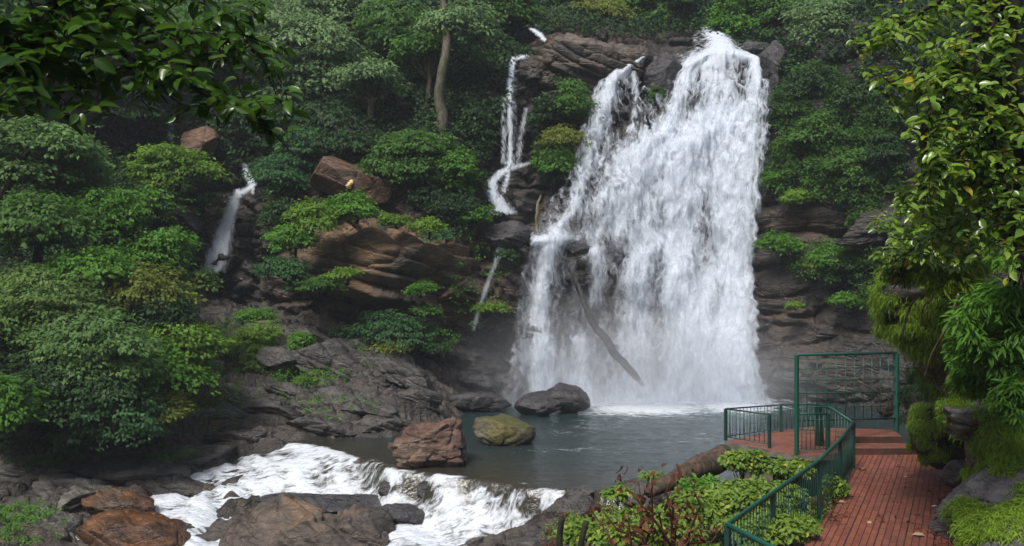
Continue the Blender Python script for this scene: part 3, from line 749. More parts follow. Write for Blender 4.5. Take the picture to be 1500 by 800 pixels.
# left bank slabs
rock(497, 533, 40.3, (2.7, 2.2, 1.25), 41, M['boulder_grey'], "largest grey slab boulder of the left bank with moss on its shoulder", rot=(.15, .28, .2), rough=.05, planes=8, sub=6, extra=[(.4, -.6, .8, .62), (0, -1, .1, .7)])
rock(424, 527, 39.4, (1.45, 1.1, .62), 42, M['boulder_grey'], "smooth grey boulder left of the largest grey slab", rot=(0, .15, -.1), rough=.05)
rock(452, 492, 41.5, (1.2, 1.1, .62), 43, M['boulder_grey'], "grey boulder behind the smooth grey boulder with dark hollow under it", rot=(0, .35, .1), rough=.06)
rock(395, 487, 42, (1.5, 1.1, .6), 44, M['boulder_grey'], "grey boulder below the small left waterfall at the top of the bank", rot=(0, .1, .1), rough=.06)
rock(590, 553, 40, (2.3, 1.3, .7), 45, M['boulder_grey'], "long grey slab sloping down to the pool right of the largest slab", name="flat_rock", cat="flat rock", rot=(.1, .42, .1), rough=.05, planes=7, sub=6)
rock(620, 590, 38.8, (1.2, 1.0, .62), 46, M['boulder_grey'], "dark sided grey rock at the pool edge under the long sloping slab", name="rock", rot=(0, .2, .2))
rock(520, 590, 37.5, (2.0, 1.2, .55), 47, M['boulder_grey'], "flat grey slab below the largest grey slab", name="flat_rock", cat="flat rock", rot=(.1, .2, 0), rough=.06, planes=8)
rock(470, 625, 35.6, (1.7, 1.0, .5), 48, M['boulder_grey'], "low grey rock at the waterline above the first white water", name="rock", rot=(0, .08, .1))
rock(560, 622, 36.2, (1.5, 1.0, .45), 49, M['boulder_grey'], "flat grey ledge reaching into the pool behind the reddish boulder", name="rock", rot=(0, .1, 0))
rock(395, 600, 36.6, (1.6, 1.0, .55), 50, M['boulder_grey'], "broad brown grey rock in the middle of the left bank", name="rock", rot=(0, .1, -.2))
rock(345, 640, 34.2, (1.6, .9, .45), 51, M['boulder_grey'], "flat rock at the top edge of the white rapids", name="rock", rot=(0, -.06, 0))
rock(300, 535, 38.5, (1.0, .8, .6), 52, M['boulder_grey'], "grey rock at the edge of the bright green bush", name="rock", rot=(0, .1, 0))
rock(285, 668, 33, (2.2, 1.1, .5), 53, M['pale_slab'], "wide low grey slab left of the rapids head", name="flat_rock", cat="flat rock", rot=(.05, -.1, .1), rough=.05)
rock(180, 690, 31.7, (2.4, 1.2, .6), 54, M['pale_slab'], "wide grey slab above the orange boulder", name="flat_rock", cat="flat rock", rot=(.1, .06, 0), rough=.05)
rock(85, 742, 28.6, (1.9, 1.1, .62), 55, M['pale_slab'], "pale grey layered rock at the lower left", name="rock", rot=(.2, -.3, .3), strata=1.0)
rock(125, 722, 29.5, (1.7, 1.0, .55), 56, M['pale_slab'], "pale cracked rock touching the orange boulder", name="rock", rot=(.1, .3, .2), strata=1.0)
rock(40, 790, 26.5, (1.3, 1.0, .45), 57, M['slab_tan'], "brown mossy rock in the bottom left corner", name="rock")
rock(205, 795, 27.0, (1.9, 1.5, .92), 58, M['boulder_orange'], "wet orange brown boulder beside the foaming channel", rot=(0, .22, .1), rough=.06, planes=10, cut=(.6, .9), sub=6, strata=.35)
rock(180, 742, 28.6, (1.6, .9, .45), 59, M['boulder_orange'], "smooth rust coloured ledge behind the orange brown boulder", name="rock", rot=(0, .25, 0), rough=.05, strata=.4)
rock(420, 790, 27.0, (2.7, 1.7, 1.15), 60, M['slab_tan'], "large tan brown angular rock splitting the rapids in the foreground", rot=(.12, .1, .12), rough=.075, strata=.6, planes=14, cut=(.55, .85), sub=6, extra=[(-.2, -.45, .9, .60), (-.8, -.3, .5, .62)])
rock(525, 785, 27.3, (1.9, 1.2, .80), 61, M['slab_tan'], "grey brown layered rock right of the large tan rock", rot=(.12, .22, -.05), rough=.06, planes=9, sub=6, strata=.8)
rock(460, 800, 25.6, (1.8, .8, .62), 69, M['slab_tan'], "low broken rock slabs in front of the large tan rock", name="rock", rot=(.1, .1, 0), strata=.8)
rock(478, 740, 29.0, (2.5, .8, .34), 62, M['boulder_dark'], "dark wet ledge behind the large tan rock", name="rock", rot=(.1, .05, -.02))
rock(590, 757, 28.0, (.9, .6, .38), 63, M['boulder_dark'], "dark wet rock between the two arms of the rapids", name="rock", rot=(0, .2, 0))
rock(572, 718, 29.3, (.50, .4, .36), 64, M['boulder_dark'], "dark rock in the white water below the reddish boulder", name="rock")
rock(628, 722, 28.8, (.52, .4, .40), 65, M['boulder_dark'], "dark rock in the white water, right of its twin below the reddish boulder", name="rock")
rock(848, 722, 26.6, (.55, .4, .22), 66, M['boulder_grey'], "small wet rock at the right end of the little curtain of water", name="rock")
rock(838, 752, 25.0, (.95, .9, .55), 67, M['boulder_grey'], "grey rock on the right bank of the rapids", name="rock", rot=(0, -.3, 0))
rock(790, 800, 22.8, (1.0, .9, .55), 68, M['boulder_grey'], "grey brown rock at the bottom edge right of the foam", name="rock", rot=(0, -.2, 0))
rock(935, 728, 22.0, (.75, .7, .45), 70, M['boulder_grey'], "grey rock on the bank at the foot of the slanting log", name="rock")
for (px, py, D, Rr, sd_, lb, rt) in [
  (350, 575, 37.9, (1.3, .9, .45), 131, "brown grey slab low in the left bank, under the lime plants in the crack", (.1, .15, .2)),
  (420, 572, 37.9, (1.2, .9, .4), 132, "layered slab left of the flat slab under the largest grey slab", (.1, .2, -.1)),
  (330, 605, 36.0, (1.3, .8, .4), 133, "rust stained slab where the left bank meets the slope thicket", (.1, .1, .1)),
  (455, 595, 36.8, (1.2, .8, .4), 134, "thin dark slab between the two flat grey ledges of the left bank", (.1, .15, .1)),
  (120, 660, 32.6, (2.2, 1.0, .5), 135, "long shaded slab under the blue green bush", (.1, .05, 0)),
  (30, 690, 31.0, (2.2, 1.0, .5), 136, "shaded brown slab at the left edge above the pale layered rock", (.1, -.05, 0)),
  (250, 712, 31.0, (1.5, .8, .4), 137, "smooth dark grey slab at the left edge of the white rapids", (.1, .2, 0)),
  (60, 780, 27.4, (1.3, .9, .5), 138, "grey fractured rock below the pale layered rock", (.1, -.2, .2)),
  (545, 560, 39.4, (1.3, .9, .45), 139, "wet slab step between the largest slab and the long sloping slab", (.1, .3, .1)),
]:
    rock(px, py, D, Rr, sd_, M['pale_slab'] if sd_ in (131, 133, 135, 136, 138) else M['boulder_grey'], lb, cat="flat rock", name="flat_rock", rot=rt, rough=.07, strata=.7)
# cliff boulders
rock(512, 262, 45.6, (2.3, 1.5, 1.15), 71, M['slab_brown'], "angular brown slab boulder perched above the tan layered outcrop", rot=(.05, .30, .1), rough=.03, planes=5, cut=(.75, .95), sub=6, boxy=.75, extra=[(.15, -.2, 1, .55), (-.9, -.1, .1, .75)])
o = rock(512, 270, 44.12, (.22, .10, .28), 72, M['boulder_red'], "small pale yellow stone on the face of the brown slab boulder", cat="stone", name="stone", sub=5, rough=.16, planes=14, cut=(.4, .8))
pm = mat_new("pale_yellow_stone"); t = NT(pm); t.out(t.bsdf(t.mix(t.noise(t.coord(), 6), (.45, .30, .12), (.75, .60, .32)), .7)); o.data.materials[0] = pm
rock(868, 92, 52.0, (3.1, 2.2, 1.75), 73, M['brow'], "brown layered rock dome at the cliff top between two falls", rot=(.1, .10, 0), rough=.05, planes=9, sub=6, strata=1.2, extra=[(0, -.5, 1, .7)])
rock(918, 88, 52.6, (1.6, 1.5, .95), 74, M['brow'], "dark ledge right of the layered rock dome", name="rock", rot=(0, .2, 0), strata=.8)
rock(972, 112, 51.6, (1.15, 1.1, 1.5), 75, M['boulder_dark'], "dark mossy rock parting the two heads of the main waterfall", rot=(0, .25, 0), rough=.06)
rock(892, 45, 56, (.75, .7, .5), 76, M['boulder_grey'], "small round rock on the cliff top above the rock dome", name="rock")
rock(1128, 100, 50.2, (1.0, 1.2, 1.7), 77, M['boulder_dark'], "black wet rock at the right shoulder of the main waterfall", rough=.08)
rock(1110, 75, 52.5, (1.3, 1.2, .8), 78, M['boulder_dark'], "dark rock just right of the waterfall lip under the trees", name="rock", rough=.08)
rock(800, 112, 51.4, (.9, .8, .6), 79, M['brow'], "pinkish brown rock beside the tall thin waterfall", name="rock")
rock(1285, 330, 43.0, (2.2, 1.3, .85), 80, M['cliff'], "dark brown ledge on the right cliff face", name="rock_ledge", cat="rock ledge", rot=(0, -.25, 0), strata=1.0)
rock(250, 320, 44.6, (1.6, 1.2, .8), 81, M['boulder_dark'], "dark rock with yellow moss cushion left of the small waterfall", name="rock", rot=(0, .3, 0))
rock(292, 215, 48.0, (1.25, 1.1, 1.15), 82, M['slab_brown'], "reddish bare rock face behind the overhanging branch tip", name="rock", rough=.06)
rock(850, 366, 45.9, (.62, .5, .32), 83, M['boulder_dark'], "small dark knob of rock in the middle of the main waterfall", name="rock")
rock(735, 345, 46.4, (1.5, 1.0, .8), 84, M['boulder_dark'], "black ledge under the short curling cascade", name="rock_ledge", cat="rock ledge", strata=.8)

rock(560, 398, 44.6, (5.0, 2.3, 2.45), 85, M['slab_tan2'], "tan layered rock outcrop bulging over the dark recess left of the main waterfall", cat="rock outcrop", name="rock_outcrop", rot=(.05, -.05, .05), rough=.085, planes=9, cut=(.6, .9), sub=6, strata=1.35, extra=[(.1, -.35, 1, .70), (.1, -.6, -1, .72)])
# driftwood trunk lodged in the fall
def branch_tube(name, pts, rad, mat, parent=None, seg=8, sub=3, wob=.0, seed=0):
    pts = np.array(pts, float); n = len(pts)
    tt = np.linspace(0, n - 1, (n - 1) * sub + 1)
    # Catmull-Rom
    def cr(a):
        ap = np.vstack([2 * a[0] - a[1], a, 2 * a[-1] - a[-2]]); out = []
        for t in tt:
            i = min(int(t), n - 2); f = t - i; p0, p1, p2, p3_ = ap[i], ap[i + 1], ap[i + 2], ap[i + 3]
            out.append(.5 * ((2 * p1) + (-p0 + p2) * f + (2 * p0 - 5 * p1 + 4 * p2 - p3_) * f * f + (-p0 + 3 * p1 - 3 * p2 + p3_) * f ** 3))
        return np.array(out)
    q = cr(pts); r = np.interp(tt, np.arange(n), rad)
    if wob: q = q + wob * np.stack([fbm(q * 1.5, 2, seed), fbm(q * 1.5, 2, seed + 1), fbm(q * 1.5, 2, seed + 2)], 1)
    b = MB(); b.tube(q, r, seg)
    return b.build(name, mat, parent, smooth=True)
wet = bark_material("wet_driftwood", (0.018, 0.016, 0.016), (0.075, 0.07, 0.07))
o = branch_tube("driftwood_log", [P(826, 374, 45.7), P(838, 400, 45.6), P(852, 432, 45.4), P(868, 470, 45.3), P(895, 508, 45.1), P(928, 548, 45.1), P(944, 566, 45.6)], [.05, .08, .12, .17, .21, .18, .08], wet, seg=12, sub=6, wob=.10)
tag(o, "long curved grey log leaning in the white water of the main fall", "log")
o = branch_tube("dead_root", [P(792, 395 - 110, 47.2), P(786, 310, 46.8), P(788, 345, 46.6)], [.05, .09, .05], M['bark_pale'], seg=6, sub=4, wob=.1)
tag(o, "pale hanging root beside the main waterfall below the ledge", "root")

# ------------------------------------------------------------------ foliage
def leaf_arrays(C, Nn, Dr, L, W, rs, fold=0.25, near=False):
    """C centres(base), Nn leaf normals, Dr leaf directions; returns V, F, rnd"""
    n = len(C)
    Dr = Dr - (Dr * Nn).sum(1)[:, None] * Nn; Dr /= np.linalg.norm(Dr, axis=1)[:, None] + 1e-9
    S = np.cross(Nn, Dr)
    L = np.broadcast_to(L, (n,))[:, None]; W = np.broadcast_to(W, (n,))[:, None]
    rv = rs.rand(n)
    if not near:
        V = np.stack([C, C + Dr * L * .5 + S * W * .5 + Nn * L * fold * .25, C + Dr * L - Nn * L * fold * .5, C + Dr * L * .5 - S * W * .5 + Nn * L * fold * .25], 1)
        V = V.reshape(-1, 3); Fc = np.arange(4 * n).reshape(n, 4)
        return V, Fc, np.repeat(rv, 4)
    f = fold * rs.uniform(.4, 1.4, (n, 1))
    prof = [(0, 0), (.22, .36), (.5, .5), (.78, .33)]
    vs = [C]
    def pt(t, s, up): return C + Dr * L * t + S * W * s - Nn * L * (f * .9 * t * t) + Nn * W * up
    rib = [pt(t, 0, 0) for t in (.22, .5, .78)]
    le = [pt(t, s, .22) for t, s in prof[1:]]; ri = [pt(t, -s, .22) for t, s in prof[1:]]
    tip = pt(1.0, 0, 0)
    V = np.stack([C] + rib + le + ri + [tip], 1).reshape(-1, 3)   # 0 base,1-3 rib,4-6 left,7-9 right,10 tip
    b = (np.arange(n) * 11)[:, None]
    Q = np.concatenate([b + np.array(q) for q in ([1, 4, 5, 2], [2, 5, 6, 3], [7, 1, 2, 8], [8, 2, 3, 9])])
    T = np.concatenate([b + np.array(q) for q in ([0, 4, 1], [0, 1, 7], [3, 6, 10], [9, 3, 10])])
    return V, [Q, T], np.repeat(rv, 11)

def unit(a): return a / (np.linalg.norm(a, axis=1)[:, None] + 1e-9)

def crown_arrays(R, seed, n, leaf, pad=.34, flat=.62, npads=None, spread=1.0, droop=.35, bottom=-.75, tier=0.0):
    rs = np.random.RandomState(seed); R = np.array(R, float)
    npads = npads or 26
    # pads over the crown surface, more of them on top and on the outside
    npads = int(npads * 1.7)
    d = unit(rs.normal(size=(npads * 4, 3))); d = d[d[:, 2] > bottom][:npads]
    R = R * (1 + .22 * fbm(d * 1.4 + seed, 2, seed))[:, None]
    rad = rs.uniform(.5, 1.0, len(d))[:, None] * .84
    rad = np.where(np.arange(len(d))[:, None] % 9 == 0, rad * 1.22, rad)
    pc = d * R * rad
    if tier: pc[:, 2] = .45 * pc[:, 2] + .55 * np.round(pc[:, 2] / (R[:, 2] * tier)) * R[:, 2] * tier + rs.normal(size=len(pc)) * R[:, 2] * .10
    pr = pad * .85 * np.minimum(R[:, 0], R[:, 1] * 1.3) * np.exp(rs.normal(size=len(d)) * .42)
    w = pr ** 2; idx = rs.choice(len(d), n, p=w / w.sum())
    # sprays: leaves come in little tufts
    nt = max(n // 7, 1); tid = rs.choice(len(d), nt, p=w / w.sum())
    u = unit(rs.normal(size=(nt, 3))); u[:, 2] = np.abs(u[:, 2]) * 1.0 - .18
    rr = rs.uniform(.30, 1.15, nt)[:, None] ** .6
    rr = np.where(rs.rand(nt, 1) < .09, rr * rs.uniform(1.1, 1.55, (nt, 1)), rr)
    tp = pc[tid] + u * rr * pr[tid][:, None] * np.array([1, 1, flat])
    tp[:, 2] -= droop * pr[tid] * (u[:, 0] ** 2 + u[:, 1] ** 2) * rr[:, 0] ** 2 * .5
    k = np.arange(n) % nt
    off = rs.normal(size=(n, 3)) * leaf * .75; off[:, 2] *= .35
    C = tp[k] + off
    outw = unit(u[k] * np.array([1, 1, .4]) + .35 * rs.normal(size=(n, 3)))
    Nn = unit(np.array([0, -.25, .8]) + .65 * u[k] + .42 * rs.normal(size=(n, 3)))
    L = leaf * rs.uniform(.6, 1.35, n)
    V, Fc, rv = leaf_arrays(C, Nn, outw - np.array([0, 0, .35]), L, L * .55, rs)
    # hue varies from clump to clump as well as leaf to leaf
    pv = rs.rand(len(d)); rv = np.clip(.55 * rv + .45 * np.repeat(pv[tid[k]], 4), 0, 1)
    return V, Fc, rv, pc, pr

def plant(name, px, py, w, h, D, leaf, label, cat, seed, n=None, size=.2, depth=.8, group=None, trunk=True, bark='bark_dark', base_px=None, lean=0.0, **kw):
    c = np.array(P(px, py, D)); R = np.array([wmm(w, D), wmm((w + h) / 2, D) * depth, wmm(h, D)])
    area = 4 * math.pi * ((R[0] * R[1]) ** 1.6 / 3 + (R[0] * R[2]) ** 1.6 / 1.5 ) ** (1 / 1.6)
    if n is None: n = int(np.clip(area * 3.6 / (size * size * .30), 900, 42000))
    npads = int(np.clip(area / 1.1, 14, 80))
    V, Fc, rv, pc, pr = crown_arrays(R, seed, n, size, npads=npads, pad=kw.pop('pad', np.clip(2.3 / math.sqrt(npads), .27, .6)), **kw)
    # base on the terrain below (or behind) the crown
    zg = ground_h(np.array([c[0]]), np.array([c[1]]))[0] if D < 46 else -99
    zs = np.arange(c[2], c[2] - 9, -.2); yb = c[1] + R[1] * .5
    hit = cliff_f(np.full(zs.shape, c[0]), zs) < yb
    zc = zs[np.argmax(hit)] if hit.any() else (c[2] - R[2] * 1.15)
    zb = max(zg, zc) if zg > -50 else zc
    zb = min(zb, c[2] - R[2] * .25)
    zb = max(zb, c[2] - R[2] - (5.0 if cat == "tree" else .05))
    if base_px: bx = (base_px[0] - 750) / F * base_px[2]; base = np.array(P(*base_px))
    else: base = np.array([c[0] - lean, c[1] + R[1] * .35, zb - .1])
    root = empty(name, base, label, cat, group)
    o = mesh_np("crown" if cat == "tree" else "foliage", V + c - base, Fc, LEAF[leaf] if isinstance(leaf, str) else leaf, root, attrs={"rnd": rv})
    if trunk:
        b = MB(); r0 = max(.03, .055 * R[0] + .03) * (1.5 if cat == "tree" else 1)
        top = c - base + np.array([0, 0, R[2] * .35]); mid = top * .5 + np.array([.12 * R[0], 0, -.05 * R[2]])
        b.tube([np.zeros(3), mid * .6, mid * 1.1, top], [r0 * 1.25, r0, r0 * .8, r0 * .25], 8)
        rs = np.random.RandomState(seed + 5)
        for k in rs.choice(len(pc), min(len(pc), 9 if cat == "tree" else 5), replace=False):
            e = pc[k] + c - base; s = mid * rs.uniform(.75, 1.15); m_ = (s + e) / 2 + np.array([0, 0, -.1 * R[2]])
            b.tube([s, m_, e], [r0 * .45, r0 * .28, r0 * .08], 6)
        b.build("trunk" if cat == "tree" else "stem", M[bark], root, smooth=True)
    return root

T = "tree"; S = "shrub"; B = "bush"
VEG = [
 # name,cat, px,py,w,h,D, leaf, size, label, extra
 # upper left and top forest
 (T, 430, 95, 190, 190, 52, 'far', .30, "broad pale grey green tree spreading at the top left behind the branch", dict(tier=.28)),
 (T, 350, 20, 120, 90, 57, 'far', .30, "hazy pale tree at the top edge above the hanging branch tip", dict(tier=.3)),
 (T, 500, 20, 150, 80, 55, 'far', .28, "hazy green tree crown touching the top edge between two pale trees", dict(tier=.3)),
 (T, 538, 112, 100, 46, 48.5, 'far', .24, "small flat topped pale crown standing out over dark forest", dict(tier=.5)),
 (T, 575, 70, 100, 90, 53, 'mid', .26, "mid green tree behind the flat topped pale crown", dict(tier=.35)),
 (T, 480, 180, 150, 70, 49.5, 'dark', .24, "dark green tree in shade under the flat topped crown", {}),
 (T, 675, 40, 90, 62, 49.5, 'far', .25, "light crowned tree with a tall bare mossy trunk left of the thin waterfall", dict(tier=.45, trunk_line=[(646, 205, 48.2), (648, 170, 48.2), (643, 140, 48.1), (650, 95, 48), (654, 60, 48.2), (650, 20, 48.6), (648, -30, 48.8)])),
 (T, 625, 75, 70, 34, 49.8, 'mid', .24, "small spreading crown left of the tall bare trunk", dict(tier=.5)),
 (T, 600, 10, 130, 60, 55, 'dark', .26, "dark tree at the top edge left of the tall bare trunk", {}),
 (T, 730, 12, 120, 70, 56, 'mid', .26, "hazy mid green tree at the top edge above the thin waterfall", dict(tier=.4)),
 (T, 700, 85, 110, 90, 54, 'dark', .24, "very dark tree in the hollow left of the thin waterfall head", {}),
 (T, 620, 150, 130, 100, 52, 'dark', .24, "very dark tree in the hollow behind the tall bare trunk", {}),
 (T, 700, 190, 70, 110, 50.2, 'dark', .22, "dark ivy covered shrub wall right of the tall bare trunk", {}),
 (S, 610, 238, 150, 110, 46.5, 'mid', .20, "large rounded mid green shrub above the tan outcrop", dict(tier=.3)),
 (S, 665, 255, 50, 80, 46.2, 'green', .20, "bright edged shrub on the right flank of the large rounded shrub", {}),
 (S, 520, 215, 130, 44, 47.6, 'dark', .20, "dark shrub directly behind the brown slab boulder", {}),
 (S, 450, 215, 90, 60, 48, 'blue', .20, "blue green shrub above the left end of the brown slab boulder", {}),
 (T, 800, 15, 100, 80, 60, 'dark', .26, "dark tree at the top edge above the rock dome", {}),
 (T, 870, 22, 90, 60, 58.5, 'olive', .24, "olive green tree at the top edge above the small round rock", {}),
 (T, 935, 20, 90, 90, 60, 'mid', .24, "shaded green tree at the top centre between the olive tree and the waterfall lip", dict(tier=.4)),
 (T, 1005, 8, 90, 60, 60, 'dark', .24, "dark tree directly above the waterfall lip at the top edge", {}),
 (T, 1085, 25, 110, 80, 56, 'green', .24, "green tree overhanging the right side of the waterfall lip", dict(tier=.35)),
 (T, 1150, 20, 90, 90, 54.5, 'mid', .24, "mid green tree at the top edge right of the waterfall lip", dict(tier=.4)),
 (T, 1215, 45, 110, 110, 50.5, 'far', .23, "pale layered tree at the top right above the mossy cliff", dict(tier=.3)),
 (T, 1290, 15, 110, 90, 50, 'dark', .24, "dark tree at the top right behind the yellow leaves", {}),
 (T, 1380, 60, 160, 160, 46, 'dark', .26, "dark forest tree behind the near leaves at the far top right", {}),
 # behind the near branch, left
 (T, 250, 60, 190, 120, 50, 'mid', .26, "shaded green tree seen through the leaves of the hanging branch", dict(tier=.35)),
 (T, 110, 60, 200, 150, 46, 'green', .26, "green tree in the top left corner behind the hanging branch", dict(tier=.35)),
 (T, -20, 60, 160, 200, 42, 'mid', .26, "green tree cut by the left edge behind the hanging branch", {}),
 (S, 160, 165, 150, 60, 47.5, 'dark', .22, "dark shrub on the cliff just under the hanging branch", {}),
 (S, 380, 190, 110, 90, 49.5, 'dark', .22, "dark shrub behind the tip of the hanging branch", {}),
 # left slope
 (T, 45, 225, 170, 110, 35, 'hazy', .19, "pale green layered tree with dark forked trunk at the left edge", dict(tier=.28, trunk_line=[(-10, 300, 34.2), (12, 275, 34), (27, 250, 33.9), (32, 235, 33.9), (42, 222, 33.9), (55, 210, 34)])),
 (T, 110, 265, 110, 100, 37, 'hazy', .19, "dusty green tree with drooping crown right of the forked trunk", dict(tier=.3)),
 (T, 150, 320, 130, 80, 35.5, 'green', .18, "domed fresh green tree in the middle of the left slope", dict(tier=.35)),
 (T, 45, 330, 130, 110, 33.5, 'mid', .18, "shaded green tree below the forked trunk at the left edge", {}),
 (S, 255, 242, 100, 70, 44.5, 'lime', .19, "bright lime bush in front of the faint far waterfall", dict(tier=.4)),
 (S, 205, 300, 70, 34, 43, 'green', .18, "small green shrub hanging under the bright lime bush", {}),
 (S, 215, 375, 110, 70, 35.5, 'green', .17, "light green shrub at the right rim of the left slope thicket", dict(tier=.35)),
 (S, 285, 412, 60, 26, 36.5, 'pale', .17, "thin pale sprig reaching right from the left slope thicket", {}),
 (T, 60, 455, 200, 120, 31.5, 'pale', .16, "large pale dusty tree with yellow tips at the left edge", dict(tier=.3)),
 (S, 200, 435, 110, 70, 33.5, 'olive', .16, "olive yellow shrub in the centre of the left slope thicket", {}),
 (S, 120, 395, 130, 60, 33.2, 'green', .17, "green shrub above the large pale dusty tree", {}),
 (S, 235, 460, 100, 70, 33.2, 'dark', .16, "dark shrub between the olive shrub and the bright green bush", {}),
 (T, 130, 515, 190, 110, 30.5, 'hazy', .16, "grey green feathery tree below the large pale dusty tree", dict(tier=.28)),
 (B, 262, 508, 90, 110, 33, 'lime', .17, "bright green bush at the foot of the slope beside the grey slabs", dict(tier=.3)),
 (B, 220, 540, 90, 80, 32.2, 'green', .16, "green bush left of the bright green bush", dict(tier=.3)),
 (S, 105, 575, 190, 90, 29.8, 'dark', .15, "dark shaded shrub mass low on the left slope", {}),
 (B, 165, 610, 150, 76, 30.4, 'blue', .16, "blue green bush hanging over the rocks at the foot of the slope", dict(tier=.3)),
 (S, 238, 598, 80, 44, 31.5, 'olive', .14, "small yellow green shrub right of the blue green bush", {}),
 (B, 15, 590, 90, 90, 28, 'green', .16, "green bush at the left edge above the brown mossy corner", {}),
 (B, -70, 480, 140, 220, 30, 'mid', .18, "green bush mass cut off by the left edge", {}),
 (S, 60, 640, 120, 40, 30.5, 'dark', .14, "dark low shrub at the left edge over bare rock", {}),
 # outcrop and bank shrubs
 (S, 520, 305, 90, 34, 42.5, 'green', .15, "green shrub lying on top of the tan outcrop under the brown slab", {}),
 (S, 455, 318, 81, 42, 41.9, 'lime', .15, "lime green shrub spilling over the left end of the tan outcrop", dict(tier=.4)),
 (S, 430, 352, 54, 42, 41.5, 'green', .15, "green hanging shrub below the lime spill on the outcrop", dict(tier=.4)),
 (S, 415, 392, 68, 30, 41.1, 'blue', .15, "blue green shrub at the lower end of the hanging greenery", dict(tier=.5)),
 (S, 508, 402, 39, 23, 40.9, 'lime', .13, "small lime tuft on the shaded outcrop face", {}),
 (S, 460, 418, 81, 18, 41.1, 'mid', .13, "thin trailing plants across the left of the outcrop face", {}),
 (S, 628, 332, 37, 28, 42.3, 'lime', .14, "lime shrub on the right shoulder of the tan outcrop", {}),
 (S, 580, 322, 45, 15, 42.3, 'lime', .13, "low lime plants along the crest of the tan outcrop", {}),
 (S, 615, 425, 36, 15, 41.8, 'green', .12, "small green tuft on the right face of the outcrop", {}),
 (S, 625, 455, 45, 11, 42.2, 'mid', .12, "thin green tuft low on the right face of the outcrop", {}),
 (S, 418, 258, 66, 80, 46.8, 'blue', .18, "dark blue green shrub right of the small left waterfall", dict(tier=.4)),
 (S, 408, 318, 36, 50, 45.4, 'dark', .16, "dark hanging shrub on the rock beside the small left waterfall", {}),
 (S, 296, 296, 44, 24, 45.4, 'dark', .15, "dark fern patch left of the small left waterfall", {}),
 (S, 242, 318, 34, 16, 43.8, 'olive', .12, "yellow moss cushion on the dark rock left of the small waterfall", {}),
 (S, 555, 483, 120, 48, 42.6, 'blue', .15, "blue green shrub in the shade under the tan outcrop", dict(tier=.45)),
 (S, 568, 508, 60, 18, 41.8, 'olive', .13, "yellow green fringe in front of the blue green shrub", {}),
 (S, 370, 500, 70, 40, 40.4, 'lime', .14, "lime green shrub on the left bank beside the smooth grey boulder", {}),
 (S, 367, 535, 40, 50, 39.6, 'lime', .14, "lime green plants running down the crack in the left bank", {}),
 (S, 366, 462, 56, 16, 42.4, 'green', .13, "green shrub on the rim of the bank below the small waterfall", {}),
 (S, 458, 552, 44, 26, 38.8, 'lime', .12, "small lime plants in the crack under the largest grey slab", {}),
 (S, 440, 505, 30, 40, 39.7, 'green', .12, "small green plants left of the largest grey slab", {}),
 (S, 640, 512, 40, 14, 42.2, 'dark', .12, "small dark tuft under the right end of the outcrop", {}),
 (S, 300, 585, 50, 18, 36.5, 'olive', .12, "yellowish weeds on the bare rock beside the slope thicket", {}),
 (S, 90, 670, 60, 14, 31, 'green', .11, "low weeds on the grey slab at the left", {}),
 # thin fall surroundings
 (S, 800, 170, 40, 90, 49.8, 'dark', .17, "dark ivy right of the tall thin waterfall", {}),
 (S, 832, 150, 56, 80, 49.6, 'mid', .17, "green shrub on the cliff left of the main waterfall head", {}),
 (S, 822, 205, 50, 50, 49.2, 'olive', .15, "olive mossy shrub in the middle of the green strip left of the main fall", {}),
 (S, 808, 238, 60, 56, 48.9, 'green', .16, "fresh green shrub at the lower end of the green strip left of the main fall", {}),
 (S, 962, 140, 16, 40, 51, 'mid', .13, "small moss tuft between the two heads of the main waterfall", {}),
 (S, 655, 300, 90, 40, 45.6, 'dark', .16, "dark shrub below the large rounded shrub", {}),
 (S, 690, 315, 50, 34, 45.6, 'green', .14, "green sprig left of the short curling cascade", {}),
 (S, 645, 345, 40, 20, 44.4, 'blue', .13, "small blue green tuft right of the lime shoulder shrub", {}),
 (S, 742, 372, 30, 14, 45.0, 'dark', .12, "dark moss tuft on the rock beside the faint thread of water", {}),
 (S, 718, 452, 50, 12, 44.8, 'lime', .12, "row of little lime tufts at the foot of the faint thread of water", {}),
 # right cliff
 (S, 1150, 100, 49, 32, 50, 'dark', .18, "dark shrub at the right shoulder of the main fall", {}),
 (S, 1185, 135, 73, 56, 48, 'dark', .18, "dark shrub high on the right cliff", {}),
 (S, 1160, 165, 49, 48, 48, 'mid', .16, "green hanging mat nearest the fall on the right cliff", {}),
 (S, 1215, 190, 82, 64, 46.4, 'mid', .17, "mid green ferny shrub in the centre of the right cliff", dict(tier=.4)),
 (S, 1270, 150, 73, 88, 45.2, 'dark', .18, "dark shrub on the right cliff behind the yellow leaves", {}),
 (S, 1148, 215, 18, 56, 48.0, 'moss', .14, "bright hanging moss curtain beside the main waterfall", dict(flat=1.6)),
 (S, 1180, 215, 24, 72, 47.6, 'moss', .14, "long olive moss strip on the right cliff", dict(flat=1.8)),
 (S, 1128, 262, 24, 40, 47.4, 'green', .15, "green tuft right at the wet edge of the main waterfall", {}),
 (S, 1172, 290, 49, 19, 46.2, 'lime', .13, "lime plants on the brown ledge of the right cliff", {}),
 (S, 1255, 255, 73, 72, 44.4, 'mid', .16, "green fern bank on the right cliff below the yellow leaves", dict(tier=.4)),
 (S, 1145, 360, 62, 27, 45.6, 'green', .14, "dense green cushion low on the right cliff beside the fall", {}),
 (S, 1215, 375, 57, 44, 44.6, 'green', .14, "green patch right of the dense green cushion", {}),
 (S, 1190, 390, 21, 20, 44.8, 'moss', .12, "olive moss streak between the two low green patches", {}),
 (S, 1260, 395, 41, 56, 43.8, 'dark', .14, "dark ferns hanging beside the mossy overhang on the far cliff", {}),
 (S, 1238, 440, 45, 17, 43.6, 'green', .13, "low green patch on the right cliff under the fern patches", {}),
